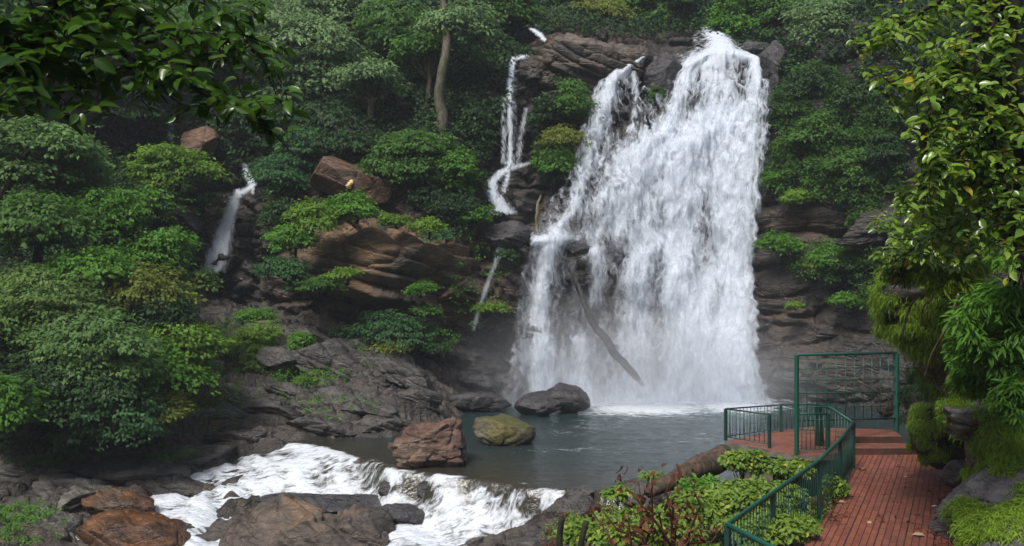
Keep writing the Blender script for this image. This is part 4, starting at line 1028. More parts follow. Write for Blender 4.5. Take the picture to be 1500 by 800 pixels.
 (S, 1165, 447, 24, 8, 44.6, 'lime', .11, "tiny lime tuft on the bare right cliff", {}),
 (S, 1300, 230, 49, 80, 43, 'dark', .16, "dark creeper on the far cliff behind the near leaves", {}),
]
def build_veg():
    for k, (cat, px, py, w, h, D, leaf, size, label, ex) in enumerate(VEG):
        ex = dict(ex); tl = ex.pop('trunk_line', None)
        nm = {T: "tree", S: "shrub", B: "bush"}[cat]
        if w * h < 2600: ex.setdefault('npads_', 8)
        ex.pop('npads_', None)
        o = plant(nm, px, py, w * .97, h * .97, D, leaf, label, cat, 300 + k * 7, size=size, trunk=(tl is None), bark='bark_grey' if D > 48 else 'bark_dark', **ex)
        if tl:
            base = np.array(o.location); pts = PA(tl) - base
            r = np.linspace(.34 if D > 45 else .13, .16 if D > 45 else .06, len(tl))
            branch_tube("trunk", pts, r, M['bark_grey'] if D > 45 else M['bark_dark'], o, seg=10, sub=4, wob=.05)
build_veg()

def scatter_cover(name, label, cat, regions, n, size, leaf, seed, kind="stuff", lift=.25, ground_=False):
    """dense low greenery on the cliff or bank: regions (px,py,rx,ry,weight)"""
    rs = np.random.RandomState(seed); reg = np.array(regions, float)
    w = reg[:, 2] * reg[:, 3] * reg[:, 4]; nt = n // 8
    k = rs.choice(len(reg), nt, p=w / w.sum())
    a = rs.rand(nt) * 2 * math.pi; r = np.sqrt(rs.rand(nt))
    px = reg[k, 0] + np.cos(a) * r * reg[k, 2]; py = reg[k, 1] + np.sin(a) * r * reg[k, 3]
    m = fbm(p3(px * .03, py * .045), 3, seed) > -.28
    px = px[m]; py = py[m]; nt = len(px)
    if ground_:
        D = np.full(px.shape, 34.0)
        Ds = np.arange(11, 46, .1)[:, None]
        X = (px[None] - 750) / F * Ds; Z = CAMZ - (py[None] - 400) / F * Ds
        G = ground_h(X.ravel(), np.repeat(Ds, nt, 1).ravel()).reshape(X.shape)
        if ground_ == "path": G = np.full(G.shape, .02)
        h = Z < G; D = Ds[np.argmax(h, 0), 0]; D[~h.any(0)] = 45
    else:
        D = np.full(px.shape, 48.0)
        for _ in range(14):
            D = D * .5 + .5 * cliff_f((px - 750) / F * D, CAMZ - (py - 400) / F * D)
        D = np.minimum(D, 75)
    bump_ = .9 * np.abs(fbm(p3(px * .05, py * .08), 3, seed + 2))
    if ground_ != 'path': D = D - .35 - lift * rs.rand(nt) * 2 - bump_ * (0 if ground_ else 1)
    c = np.stack([(px - 750) / F * D, D, CAMZ - (py - 400) / F * D], 1)
    if ground_ == 'path': c[:, 2] = .012
    elif ground_: c[:, 2] += rs.rand(nt) * lift + bump_ * (.6 if lift > .1 else .1)
    i = np.arange(n) % nt
    C = c[i] + rs.normal(size=(n, 3)) * size * np.array([.9, .7, .6 if ground_ != 'path' else .15])
    Nn = unit(np.array([0, -.35, .75]) + .5 * rs.normal(size=(n, 3)))
    Dr = unit(np.array([0, -.5, -.35]) + .8 * rs.normal(size=(n, 3)))
    L = size * rs.uniform(.6, 1.3, n)
    V, Fc, rv = leaf_arrays(C, Nn, Dr, L, L * .55, rs)
    pv = rs.rand(nt); rv = np.clip(.5 * rv + .5 * np.repeat(pv[i], 4), 0, 1)
    o = mesh_np(name, V, Fc, LEAF[leaf], attrs={"rnd": rv}); tag(o, label, cat, kind=kind)
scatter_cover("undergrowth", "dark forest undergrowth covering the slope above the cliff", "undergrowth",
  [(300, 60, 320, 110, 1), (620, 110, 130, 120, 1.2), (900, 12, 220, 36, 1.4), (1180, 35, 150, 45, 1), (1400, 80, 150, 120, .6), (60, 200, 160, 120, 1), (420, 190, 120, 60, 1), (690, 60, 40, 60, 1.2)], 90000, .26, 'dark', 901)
scatter_cover("creeper", "dark creeper and ferns matting the left cliff and the cleft", "creeper",
  [(180, 200, 150, 80, 1), (688, 200, 34, 110, .8), (640, 262, 70, 36, 1), (415, 240, 40, 50, .9), (220, 285, 60, 40, .6), (665, 320, 36, 24, .6), (815, 190, 30, 80, 1.2)], 26000, .17, 'dark', 902)
scatter_cover("creeper", "green creeper and moss plants matting the cliff right of the main waterfall", "creeper",
  [(1195, 190, 70, 100, 1.2), (1270, 240, 50, 110, 1), (1150, 230, 25, 60, .5), (1215, 380, 66, 30, .5), (1280, 400, 30, 40, .4)], 30000, .15, 'mid', 903)
scatter_cover("creeper", "small green plants sprinkled over the layered rocks left of the main waterfall", "creeper",
  [(560, 495, 110, 20, .8), (270, 330, 30, 60, .35), (700, 400, 40, 80, .15), (400, 300, 20, 60, .4)], 5000, .13, 'green', 904)
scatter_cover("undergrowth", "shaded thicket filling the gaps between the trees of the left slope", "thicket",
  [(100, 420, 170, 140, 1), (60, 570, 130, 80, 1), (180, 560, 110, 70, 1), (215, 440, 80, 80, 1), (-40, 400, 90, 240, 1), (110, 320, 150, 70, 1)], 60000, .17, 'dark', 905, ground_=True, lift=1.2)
scatter_cover("weeds", "sparse small weeds in the cracks of the left bank rocks", "weeds",
  [(370, 500, 60, 40, 1), (460, 540, 60, 30, .5), (300, 600, 60, 40, .4), (90, 680, 90, 14, .6), (40, 770, 60, 30, .8), (240, 670, 60, 14, .4), (540, 520, 50, 20, .5), (400, 555, 70, 40, .5), (500, 600, 70, 20, .2)], 13000, .085, 'green', 906, ground_=True, lift=.12)

# ------------------------------------------------------------------ brick path, steps, viewing platform
def brick_material(name, ang, c1, c2, mortar=(0.020, 0.014, 0.011)):
    m = mat_new(name); t = NT(m); pos = t.coord()
    mp = t.mapping(pos, (1, 1, 1), (0, 0, -ang))
    b = t.new("ShaderNodeTexBrick"); t.l.new(mp, b.inputs["Vector"])
    b.inputs["Color1"].default_value = (*c1, 1); b.inputs["Color2"].default_value = (*c2, 1); b.inputs["Mortar"].default_value = (*mortar, 1)
    b.inputs["Scale"].default_value = 1.0; b.inputs["Mortar Size"].default_value = 0.008; b.inputs["Brick Width"].default_value = 0.42; b.inputs["Row Height"].default_value = 0.115
    b.inputs["Mortar Smooth"].default_value = 0.3; b.inputs["Bias"].default_value = 0.0
    n = t.noise(pos, 1.1, 5, 0.65); n2 = t.noise(pos, 14, 4, 0.6)
    # a broader joint every few courses
    s = t.sepz(mp, 1); w = t.math('ABSOLUTE', t.math('SUBTRACT', t.math('FRACT', t.math('MULTIPLY', s, 1 / 0.46)), 0.5))
    j = t.ramp(w, 0.455, 0.485)
    c = t.mix(t.math('MULTIPLY', j, 0.75), b.outputs["Color"], mortar)
    c = t.mix(t.ramp(n, 0.42, 0.7, 0, .6), c, (0.070, 0.032, 0.022))
    c = t.mix(t.ramp(n2, 0.55, 0.75, 0, .45), c, (0.20, 0.12, 0.09))
    c = t.mix(t.ramp(t.noise(pos, 2.7, 4, 0.7), 0.60, 0.72, 0, .6), c, (0.035, 0.040, 0.016))
    h = t.math('ADD', t.math('MULTIPLY', b.outputs["Fac"], -0.8), t.math('MULTIPLY', n2, 0.4))
    t.out(t.bsdf(c, t.ramp(n, 0.35, 0.65, 0.38, 0.62), 0.45, t.bump(h, 0.7, 0.012)))
    return m
PANG = math.atan2(5.7, 2.9)
M['brick'] = brick_material("red_brick_paving", PANG, (0.20, 0.062, 0.040), (0.27, 0.092, 0.058))
M['brick_x'] = brick_material("red_brick_steps", .1, (0.22, 0.075, 0.048), (0.28, 0.10, 0.065))
M['brick_side_shade'] = brick_material("brick_riser_shade", 0, (0.045, 0.022, 0.016), (0.065, 0.031, 0.022))  # risers coloured darker than the treads, shade put into the brick
def conc(name, a, b_):
    m = mat_new(name); t = NT(m); n = t.noise(t.coord(), 4, 5, .65); n2 = t.noise(t.coord(), 1.2, 4, .6)
    c = t.mix(t.ramp(n, .35, .65), a, b_); c = t.mix(t.ramp(n2, .5, .68, 0, .8), c, (0.035, 0.05, 0.018))
    t.out(t.bsdf(c, .8, .3, t.bump(n, .5, .02))); return m
M['concrete'] = conc("mossy_concrete", (0.10, 0.09, 0.075), (0.19, 0.17, 0.14))

def slab(poly, z0, z1, mat_top, mat_side, name, parent=None):
    poly = np.array(poly, float); n = len(poly)
    me = bpy.data.meshes.new(name)
    V = [(x, y, z0) for x, y in poly] + [(x, y, z1) for x, y in poly]
    a = sum(poly[i][0] * poly[(i + 1) % n][1] - poly[(i + 1) % n][0] * poly[i][1] for i in range(n))
    top = list(range(n, 2 * n)); bot = list(range(n))[::-1]
    if a < 0: top = top[::-1]; bot = bot[::-1]
    Fc = [top, bot] + [(i, (i + 1) % n, n + (i + 1) % n, n + i) if a > 0 else (i, n + i, n + (i + 1) % n, (i + 1) % n) for i in range(n)]
    me.from_pydata(V, [], Fc); me.materials.append(mat_top); me.materials.append(mat_side)
    for k, p in enumerate(me.polygons): p.material_index = 0 if k == 0 else 1
    o = bpy.data.objects.new(name, me); COL.objects.link(o)
    if parent is not None: o.parent = parent
    return o
PL = np.array([(-1.4, 4.0), (.9, 8.0), (2.35, 10.6), (5.05, 15.3), (6.85, 18.5), (8.15, 21.2), (8.62, 22.95)])
PR = np.array([(2.2, 4.0), (4.4, 8.0), (5.75, 10.6), (7.75, 15.3), (9.35, 18.5), (11.0, 21.6), (11.2, 22.95)])
path = slab(np.vstack([PL, PR[::-1]]), -.35, 0.0, M['brick'], M['concrete'], "path"); tag(path, kind="structure")

steps = empty("steps", (9.5, 23.2, 0), "two low brick steps from the path up to the viewing platform", "steps")
s1 = slab([(8.64, 22.96), (10.45, 22.96), (10.45, 23.66), (8.64, 23.66)], -.05, .17, M['brick_x'], M['brick_side_shade'], "step", steps)
s2 = slab([(8.64, 23.66), (10.42, 23.66), (10.6, 24.7), (8.64, 25.0)], -.05, .345, M['brick_x'], M['brick_side_shade'], "step", steps)
for s_ in (s1, s2):
    s_.location = -Vector(steps.location); bevel(s_, .012)

deck = empty("viewing_platform", (7.2, 22.6, -.6), "raised red brick viewing platform at the pool edge behind the railing", "viewing platform")
def dloc(o): o.location = -Vector(deck.location); return o
DK = [(5.50, 22.95), (6.78, 21.15), (7.75, 21.35), (8.62, 22.4), (8.62, 25.2), (7.35, 24.5)]
dloc(slab(DK, .20, .35, M['brick_x'], M['concrete'], "deck_slab", deck))
dloc(slab([(5.9, 23.0), (6.2, 22.6), (8.5, 23.0), (8.5, 24.8), (7.4, 24.2)], -2.2, .2, M['concrete'], M['concrete'], "retaining_wall", deck))
b = MB(); b.box((6.30, 21.95, -.65), (.24, .24, 1.7)); dloc(bevel(b.build("support_pillar", M['concrete'], deck), .02))
b = MB(); b.box((6.30, 21.98, .165), (.62, .36, .07)); dloc(bevel(b.build("pillar_cap", M['concrete'], deck), .01))

# green painted steel
def paint(name, c, rough=.38):
    m = mat_new(name); t = NT(m); n = t.noise(t.coord(), 9, 5, .65); n2 = t.noise(t.coord(), 35, 3, .6)
    cc = t.mix(t.ramp(n, .55, .75, 0, .7), c, tuple(v * .45 for v in c)); cc = t.mix(t.ramp(n2, .68, .74, 0, .8), cc, (0.10, 0.045, 0.02))
    t.out(t.bsdf(cc, t.ramp(n, .3, .7, rough - .08, rough + .2), .5, t.bump(n2, .25, .004))); return m
M['green'] = paint("teal_green_paint", (0.010, 0.078, 0.055))
M['green_dark'] = paint("dark_green_paint", (0.008, 0.045, 0.036))
M['green_bar'] = paint("thin_bar_green_paint", (0.020, 0.085, 0.066), .5)

def bar_between(name, a, b_, r, mat, parent, org, seg=8):
    q = MB(); q.tube([np.array(a) - org, np.array(b_) - org], r, seg); return q.build(name, mat, parent, smooth=True)

def railing(label, pts, posts, zb, top_r, bars=.11, name="railing", low=.10, mats=('green', 'green_dark', 'green_bar'), post_w=.075, bar_r=.009):
    """pts: top rail points (x,y,z); posts: arc positions (segment index + t); zb: height of the floor at each point"""
    pts = [np.array(p, float) for p in pts]; org = np.array([pts[0][0], pts[0][1], zb[0]])
    root = empty(name, org, label, "railing")
    hr = MB(); hr.tube(np.array(pts) - org, top_r, 12)
    hb = hr.build("handrail", M[mats[0]], root, smooth=True)
    lo = [np.array([p[0], p[1], z + low]) for p, z in zip(pts, zb)]
    q = MB(); q.tube(np.array(lo) - org, .014, 6); q.build("bottom_rail", M[mats[2]], root, smooth=True)
    def at(s):
        i = min(int(s), len(pts) - 2); f = s - i
        return pts[i] + f * (pts[i + 1] - pts[i]), zb[i] + f * (zb[i + 1] - zb[i]), pts[i + 1] - pts[i]
    proto = None
    for s in posts:
        p, z, d = at(s); ang = math.atan2(d[1], d[0]); h = p[2] - z
        q = MB(); q.box((0, 0, h / 2), (post_w, post_w, h)); o = q.build("post", M[mats[1]], root); bevel(o, .008)
        o.location = (p[0] - org[0], p[1] - org[1], z - org[2]); o.rotation_euler.z = ang
    me = None
    for i in range(len(pts) - 1):
        L = np.linalg.norm((pts[i + 1] - pts[i])[:2]); n = int(L / bars)
        for k in range(1, n):
            p, z, d = at(i + k / n); h = p[2] - z - low
            if any(abs(s - (i + k / n)) * L < bars * .4 for s in posts): continue
            if me is None:
                q = MB(); q.tube([(0, 0, 0), (0, 0, 1)], bar_r, 6); o = q.build("baluster", M[mats[2]], root, smooth=True); me = o
            else:
                o = me.copy(); COL.objects.link(o); o.parent = root
            o.location = (p[0] - org[0], p[1] - org[1], z + low - org[2]); o.scale = (1, 1, h)
    return root
railing("teal green railing with thick handrail running along the left edge of the brick path",
        [(4.05, 9.6, 1.1), (3.08, 12.7, 1.1), (5.90, 17.05, 1.1), (7.1, 19.2, 1.1), (8.22, 21.35, 1.1)], [.02, 1.0, 1.42, 2.0, 3.0, 4.0], [-.1, -.1, -.03, 0, 0], .038, bars=.145)
railing("short green railing closing the gap between the path corner and the thick platform post",
        [(8.22, 21.35, 1.1), (7.95, 22.0, 1.33), (7.75, 22.4, 1.38)], [2.0], [0, .2, .35], .028, bars=.10, post_w=.15)
railing("dark green railing around the pool side of the viewing platform",
        [P(1127, 607, 22.05), P(1063, 599, 23.05), P(1144, 593, 24.3), P(1200, 593, 23.9)], [.0, 1.0, 2.0, 3.0], [.35, .35, .35, .35], .020, mats=('green_dark', 'green_dark', 'green_bar'), bars=.135, post_w=.07)
railing("low green rail section at the foot of the tall gate frame",
        [P(1168, 606, 21.25), P(1213, 606, 21.6)], [1.0], [.35, .35], .022, bars=.12, low=.08, post_w=.08)

def gate():
    A = np.array([6.82, 21.2, .35]); Bq = np.array([10.58, 24.4, .35])
    TA = np.array(P(1167, 520, 21.2)); TB = np.array(P(1313, 517, 24.4))
    A[0] = TA[0]; Bq[0] = TB[0]
    root = empty("mesh_gate", A, "tall green wire mesh gate frame standing between two posts on the platform", "gate frame")
    d = Bq - A; d[2] = 0; L = np.linalg.norm(d); ang = math.atan2(d[1], d[0])
    for p, tp, w, mt in ((A, TA, .085, 'green'), (Bq, TB, .12, 'green')):
        h = tp[2] - p[2]; q = MB(); q.box((0, 0, h / 2), (w, w, h)); o = q.build("post", M[mt], root); bevel(o, .01)
        o.location = p - A; o.rotation_euler.z = ang
    q = MB(); q.tube([TA - A, TB - A], .035, 8); q.build("top_rail", M['green'], root, smooth=True)
    def on(f, py_l, py_r):
        py = py_l + f * (py_r - py_l); pt = A + (Bq - A) * f; D = pt[1]
        return np.array([pt[0], pt[1], CAMZ - (py - 400) / F * D])
    q = MB(); q.tube([on(0, 616, 616) - A, on(1, 613, 613) - A], .025, 8); q.build("bottom_rail", M['green_dark'], root, smooth=True)
    q = MB(); q.tube([on(0, 576, 574) - A, on(1, 574, 574) - A], .016, 8); q.build("middle_rail", M['green'], root, smooth=True)
    for a_, b_ in ((541, 537), (557, 555), (596, 595)):
        q = MB(); q.tube([on(0, a_, a_) - A, on(1, b_, b_) - A], .011, 6); q.build("cross_bar", M['green_bar'], root, smooth=True)
    for k in range(1, 11):
        f = k / 11; t_ = TA + (TB - TA) * f; lo = on(f, 616, 613)
        q = MB(); q.tube([lo - A, t_ - A], .012, 6); q.build("upright_bar", M['green_bar'], root, smooth=True)
    return root
gate()
o = branch_tube("stick", [P(1257, 558, 24.0), P(1285, 574, 24.3), P(1312, 586, 24.6)], [.02, .028, .02], M['bark_pale'], seg=6); tag(o, "pale slanting stick caught behind the mesh gate", "stick")

# heavy slanting log below the platform
lg = bark_material("reddish_log_bark", (0.035, 0.024, 0.018), (0.12, 0.082, 0.062), moss=(0.05, 0.05, 0.02))
o = branch_tube("fallen_log", [P(950, 722, 20.0), P(985, 706, 20.6), P(1020, 688, 21.3), P(1060, 668, 22.2)], [.14, .21, .28, .32], lg, seg=18, sub=8, wob=.05)
tag(o, "thick brown log slanting down from the platform towards the pool", "log")

# ------------------------------------------------------------------ right bank: rocks, moss, ferns
def vnormals(o):
    me = o.data; n = len(me.vertices); a = np.empty(n * 3, np.float32); b = np.empty(n * 3, np.float32)
    me.vertices.foreach_get("co", a)
    try: me.vertex_normals.foreach_get("vector", b)
    except Exception: me.vertices.foreach_get("normal", b)
    return a.reshape(-1, 3).astype(float), b.reshape(-1, 3).astype(float)

def moss_on(o, n, L, W, leaf, seed, mask, droop=.9, name="moss", clump=14, stand=.02):
    V, N = vnormals(o); loc = np.array(o.location); rs = np.random.RandomState(seed)
    w = mask(V + loc, N) * sstep(-.22, .12, fbm(V * 2.0 + seed, 3, seed)); w = np.clip(w, 0, None) + 1e-9
    nt = n // clump; ti = rs.choice(len(V), nt, p=w / w.sum()); i = ti[np.arange(n) % nt]
    C = V[i] + rs.normal(size=(n, 3)) * L * .35; C += N[i] * stand
    dr = unit(N[i] * rs.uniform(.3, .9, (n, 1)) + np.array([0, 0, -1.0]) * droop * rs.uniform(.5, 1.2, (n, 1)) + .3 * rs.normal(size=(n, 3)) + .35 * rs.normal(size=(nt, 3))[np.arange(n) % nt])
    nn = unit(N[i] + np.array([0, 0, .5]) + .4 * rs.normal(size=(n, 3)))
    ll = L * rs.uniform(.5, 1.5, n) * rs.uniform(.6, 1.4, nt)[np.arange(n) % nt]
    Vv, Fc, rv = leaf_arrays(C, nn, dr, ll, W * rs.uniform(.6, 1.3, n), rs, fold=.5)
    rv = np.clip(.45 * rv + .55 * np.repeat(rs.rand(nt)[np.arange(n) % nt], 4), 0, 1)
    c = mesh_np(name, Vv, Fc, LEAF[leaf] if isinstance(leaf, str) else leaf, o, attrs={"rnd": rv})
    return c
LEAF['bankmoss'] = leaf_material("bright_bank_moss", (0.070, 0.145, 0.010), (0.230, 0.350, 0.030), (0.24, 0.17, 0.04), trans=.35, rough=.6, spec=.25, nscale=1.6)
LEAF['fern'] = leaf_material("bright_fern_leaves", (0.045, 0.140, 0.014), (0.120, 0.270, 0.032), trans=.3, rough=.35, nscale=1.6)
LEAF['near_yellow'] = leaf_material("near_yellow_green_leaves", (0.060, 0.150, 0.014), (0.220, 0.340, 0.050), (0.42, 0.28, 0.03), trans=.38, rough=.25, spec=.6, nscale=1.2)
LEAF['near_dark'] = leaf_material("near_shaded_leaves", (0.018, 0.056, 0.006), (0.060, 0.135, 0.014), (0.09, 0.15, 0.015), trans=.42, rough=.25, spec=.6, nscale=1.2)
LEAF['bank'] = leaf_material("bank_plant_leaves", (0.060, 0.130, 0.018), (0.170, 0.260, 0.040), (0.40, 0.38, 0.06), trans=.3, rough=.4, nscale=1.2)
LEAF['rust'] = leaf_material("withered_rust_leaves", (0.045, 0.016, 0.010), (0.120, 0.042, 0.024), (0.20, 0.10, 0.03), trans=.2, rough=.6, nscale=2)

r1 = rock(1424, 450, 16.0, (1.55, 2.0, 1.5), 101, M['overhang'], "big moss covered rock bulging out over the path on the right", cat="mossy rock", name="mossy_rock", rot=(0, .28, .1), rough=.08, planes=8, sub=6, strata=.6)
moss_on(r1, 70000, .125, .014, 'bankmoss', 1, lambda p, n: (n[:, 0] < .45) * (sstep(-.75, .1, n[:, 2]) + .0) * sstep(2.6, 3.6, p[:, 2]) * (n[:, 1] < .6), droop=1.3)
r2 = rock(1478, 606, 14.4, (1.15, 1.3, .60), 102, M['ledge_grey'], "dark jutting ledge of rock low on the right with fern tufts on top", cat="rock ledge", name="rock_ledge", rot=(0, -.12, .2), rough=.07, sub=6, strata=.9)
moss_on(r2, 26000, .09, .013, 'bankmoss', 2, lambda p, n: sstep(.25, .7, n[:, 2]) + .25 * (n[:, 2] > 0), droop=.7)
r3 = rock(1436, 655, 15.6, (.34, .5, .72), 103, M['boulder_red'], "pinkish upright rock under the jutting ledge", name="rock", rough=.07)
r4 = rock(1470, 722, 12.6, (1.15, .75, .42), 104, M['ledge_grey'], "grey slanting rock slab beside the brick path at lower right", name="flat_rock", cat="flat rock", rot=(0, -.62, .1), rough=.05, sub=6, strata=.6)
moss_on(r4, 12000, .07, .012, 'bankmoss', 3, lambda p, n: (n[:, 2] > .1) * (p[:, 0] > 6.9), droop=.7)
r5 = rock(1490, 800, 10.6, (.75, .7, .50), 105, M['ledge_grey'], "dark rock in the bottom right corner", name="rock", rot=(0, -.3, 0), rough=.07)
moss_on(r5, 16000, .07, .012, 'bankmoss', 4, lambda p, n: (n[:, 2] > .0) * 1.0, droop=.7)
r6 = rock(1385, 640, 19.8, (.74, .8, 1.0), 106, M['overhang'], "green fern covered hump beside the steps at the end of the path", cat="mossy rock", name="mossy_rock", rough=.08)
moss_on(r6, 30000, .085, .018, 'bankmoss', 5, lambda p, n: (n[:, 2] > -.4) * 1.0, droop=.8)
r7 = rock(1364, 590, 23.6, (.70, .8, 1.2), 107, M['overhang'], "dark rock just right of the gate post", name="rock", rough=.10)
moss_on(r7, 7000, .15, .02, 'dark', 6, lambda p, n: (n[:, 2] > .2) * 1.0)
r7b = rock(1300, 578, 25.6, (.42, .4, .85), 117, M['overhang'], "narrow dark rock standing behind the mesh gate", name="rock", rough=.10)
r8 = rock(1600, 420, 17.5, (2.9, 3.2, 4.6), 108, M['overhang'], "tall dark rock at the right edge behind the leaves", cat="rock", name="rock", rough=.08, sub=6, planes=10)
moss_on(r8, 40000, .22, .03, 'dark', 7, lambda p, n: (n[:, 0] < .5) * 1.0, name="creeper")
r9 = rock(1500, 690, 13.2, (.8, .8, .95), 109, M['overhang'], "moss covered rock at the right edge above the slanting slab", cat="mossy rock", name="mossy_rock", rough=.07)
moss_on(r9, 40000, .09, .013, 'bankmoss', 8, lambda p, n: (n[:, 2] > -.6) * 1.0, droop=1.0)
r10 = rock(1412, 700, 17.2, (.40, .5, .38), 110, M['overhang'], "small dark rock at the path edge below the pinkish rock", name="rock", rough=.08)
r11 = rock(1432, 775, 12.2, (.42, .6, .42), 111, M['overhang'], "mossy stones edging the path at lower right", name="rock", rough=.08)
moss_on(r11, 5000, .10, .013, 'bankmoss', 9, lambda p, n: (n[:, 2] > .2) * 1.0, droop=.7)
r12 = rock(1440, 520, 15.4, (1.0, 1.3, 1.0), 112, M['overhang'], "dark root tangled rock between the mossy bulge and the ledge", cat="mossy rock", name="mossy_rock", rough=.10, sub=6)
moss_on(r12, 24000, .22, .017, 'bankmoss', 10, lambda p, n: (n[:, 2] > -.2) * (p[:, 0] > 7.6) * 1.0, droop=1.1)

def near_plant(name, label, cat, px, py, w, h, D, leaf, n, L, wr, seed, stems=8, droop=.5, fold=.3, depth=.7, stem_mat='bark_dark'):
    rs = np.random.RandomState(seed); c = np.array(P(px, py, D)); R = np.array([wmm(w, D), wmm(w, D) * depth, wmm(h, D)])
    base = c - np.array([0, -R[1] * .3, R[2] * .95]); root = empty(name, base, label, cat)
    b = MB(); tips = []
    if cat == 'fern': stems = 16
    ns = stems * 4
    for k in range(ns):
        d = unit(rs.normal(size=(1, 3)))[0]; d[2] = d[2] if cat in ('fern', 'creeper') else abs(d[2]) * .9 - .15
        e = c + d * R * rs.uniform(.6, 1.0); s = base + rs.normal(size=3) * R * .15
        if k % 4 == 0 and cat != 'fern':
            m_ = (s + e) / 2 + np.array([0, 0, R[2] * .15]); b.tube(np.array([s, m_, e]) - base, [.012, .009, .004], 5)
        tips.append(e)
    if b.n: b.build("stem", M[stem_mat], root, smooth=True)
    tips = np.array(tips); pr = .38 * R.mean()
    k = rs.randint(0, ns, n); u = unit(rs.normal(size=(n, 3)))
    C = tips[k] + u * pr * rs.rand(n, 1) ** .5 * np.array([1, 1, .7])
    ow = unit(u + .4 * rs.normal(size=(n, 3)) - np.array([0, 0, droop]))
    Nn = unit(np.array([0, -.35, .9]) + .5 * rs.normal(size=(n, 3)) + .3 * u)
    LL = L * rs.uniform(.55, 1.3, n)
    V, Fc, rv = leaf_arrays(C, Nn, ow, LL, LL * wr, rs, fold=fold, near=True)
    pv = rs.rand(ns); rv = np.where(rv > .93, rv, np.clip(.6 * rv + .35 * np.repeat(pv[k], 11), 0, .92))
    mesh_np("foliage", V - base, Fc, LEAF[leaf], root, attrs={"rnd": rv})
    return root

NP = [
 ("creeper", "pale glossy creeper trailing over the left rim of the mossy bulge", "creeper", 1330, 385, 90, 60, 14.0, 'near_yellow', 1500, .10, .45, 24, .8),
 ("fern", "light green fern fringe hanging in the middle of the mossy bulge", "fern", 1400, 400, 90, 70, 13.6, 'bankmoss', 2600, .13, .2, 25, 1.1),
 ("fern", "fern tuft hanging below the jutting dark ledge", "fern", 1425, 560, 60, 40, 13.2, 'bankmoss', 1300, .10, .2, 26, 1.1),
 ("creeper", "glossy pale leaved creeper covering the top of the mossy bulge", "creeper", 1365, 335, 150, 110, 13.4, 'near_yellow', 2600, .11, .55, 21, .5),
 ("creeper", "yellow green creeper higher up behind the crooked branches", "creeper", 1440, 240, 150, 140, 12.5, 'near_yellow', 2200, .11, .55, 22, .5),
 ("creeper", "shaded green creeper at the right edge behind the dark trunk", "creeper", 1500, 340, 120, 150, 11.5, 'fern', 1600, .12, .4, 23, .5),
 ("fern", "drooping bright green long leaved fern bank at the right edge", "fern", 1465, 480, 130, 130, 12.2, 'fern', 5200, .15, .22, 1, .9),
 ("fern", "green long leaved fern hanging lower right under the bright fern bank", "fern", 1440, 545, 90, 60, 13.0, 'fern', 2200, .13, .22, 2, .9),
 ("fern", "fern spray above the slanting slab at the right edge", "fern", 1490, 590, 60, 70, 11.8, 'fern', 1500, .13, .22, 3, .8),
 ("plant", "bright bush of small leaves on the bank under the platform corner", "plant", 1088, 682, 74, 62, 20.6, 'bank', 2600, .10, .6, 4, .3),
 ("plant", "leafy plant between the concrete pillar and the railing", "plant", 1158, 690, 60, 40, 19.5, 'bank', 1500, .11, .6, 5, .3),
 ("plant", "light green low plants left of the railing on the bank", "plant", 1110, 730, 130, 50, 17.2, 'bank', 3600, .10, .62, 6, .3),
 ("plant", "light green broad leaved plants in the middle of the bank", "plant", 1030, 745, 110, 60, 17.0, 'bank', 2800, .11, .62, 7, .3),
 ("plant", "blue green rosette plants below the slanting log", "plant", 1030, 712, 70, 26, 19.2, 'fern', 700, .12, .5, 8, .2),
 ("plant", "yellowish low plants at the inner foot of the railing", "plant", 1120, 775, 120, 50, 14.6, 'bank', 2400, .10, .6, 9, .3),
 ("plant", "green plants around the withered bush at the bottom of the picture", "plant", 960, 775, 130, 60, 15.6, 'bank', 2200, .12, .62, 10, .3),
 ("plant", "bright green plants at the bottom beside the dark stumps", "plant", 870, 785, 90, 50, 17.0, 'bank', 1600, .12, .62, 11, .3),
 ("plant", "sparse green plant on top of the bank next to the grey rock", "plant", 905, 722, 40, 34, 18.6, 'bank', 160, .15, .6, 12, .3),
 ("plant", "small feathery plant above the left end of the slanting log", "plant", 955, 700, 46, 22, 20.8, 'bank', 500, .08, .3, 13, .2),
 ("plant", "tuft of weeds growing along the path edge under the handrail", "plant", 1222, 715, 36, 50, 18.6, 'bank', 900, .09, .5, 14, .2),
 ("plant", "second tuft of weeds at the path edge near the lower posts", "plant", 1178, 775, 40, 40, 15.6, 'bank', 700, .08, .5, 15, .2),
 ("plant", "dark weeds along the right edge of the brick path", "plant", 1400, 770, 40, 50, 14.0, 'bankmoss', 800, .10, .3, 16, .4),
]
for (nm, lb, ct, px, py, w, h, D, lf, n, L, wr, sd_, dr) in NP:
    near_plant(nm, lb, ct, px, py, w, h, D, lf, n, L, wr, 700 + sd_, droop=dr)
scatter_cover("weeds", "low weeds and moss covering the slope between the path and the pool", "weeds",
  [(1000, 760, 170, 50, 1), (1120, 720, 90, 50, 1), (880, 780, 80, 30, .6), (1180, 740, 50, 60, .8)], 26000, .075, 'bank', 907, ground_=True, lift=.05)
scatter_cover("leaf_litter", "brown leaf litter between the plants on the slope", "leaf litter",
  [(1000, 760, 180, 50, 1), (1130, 720, 90, 60, 1), (880, 780, 90, 30, .6)], 7000, .085, 'rust', 908, ground_=True, lift=.01)

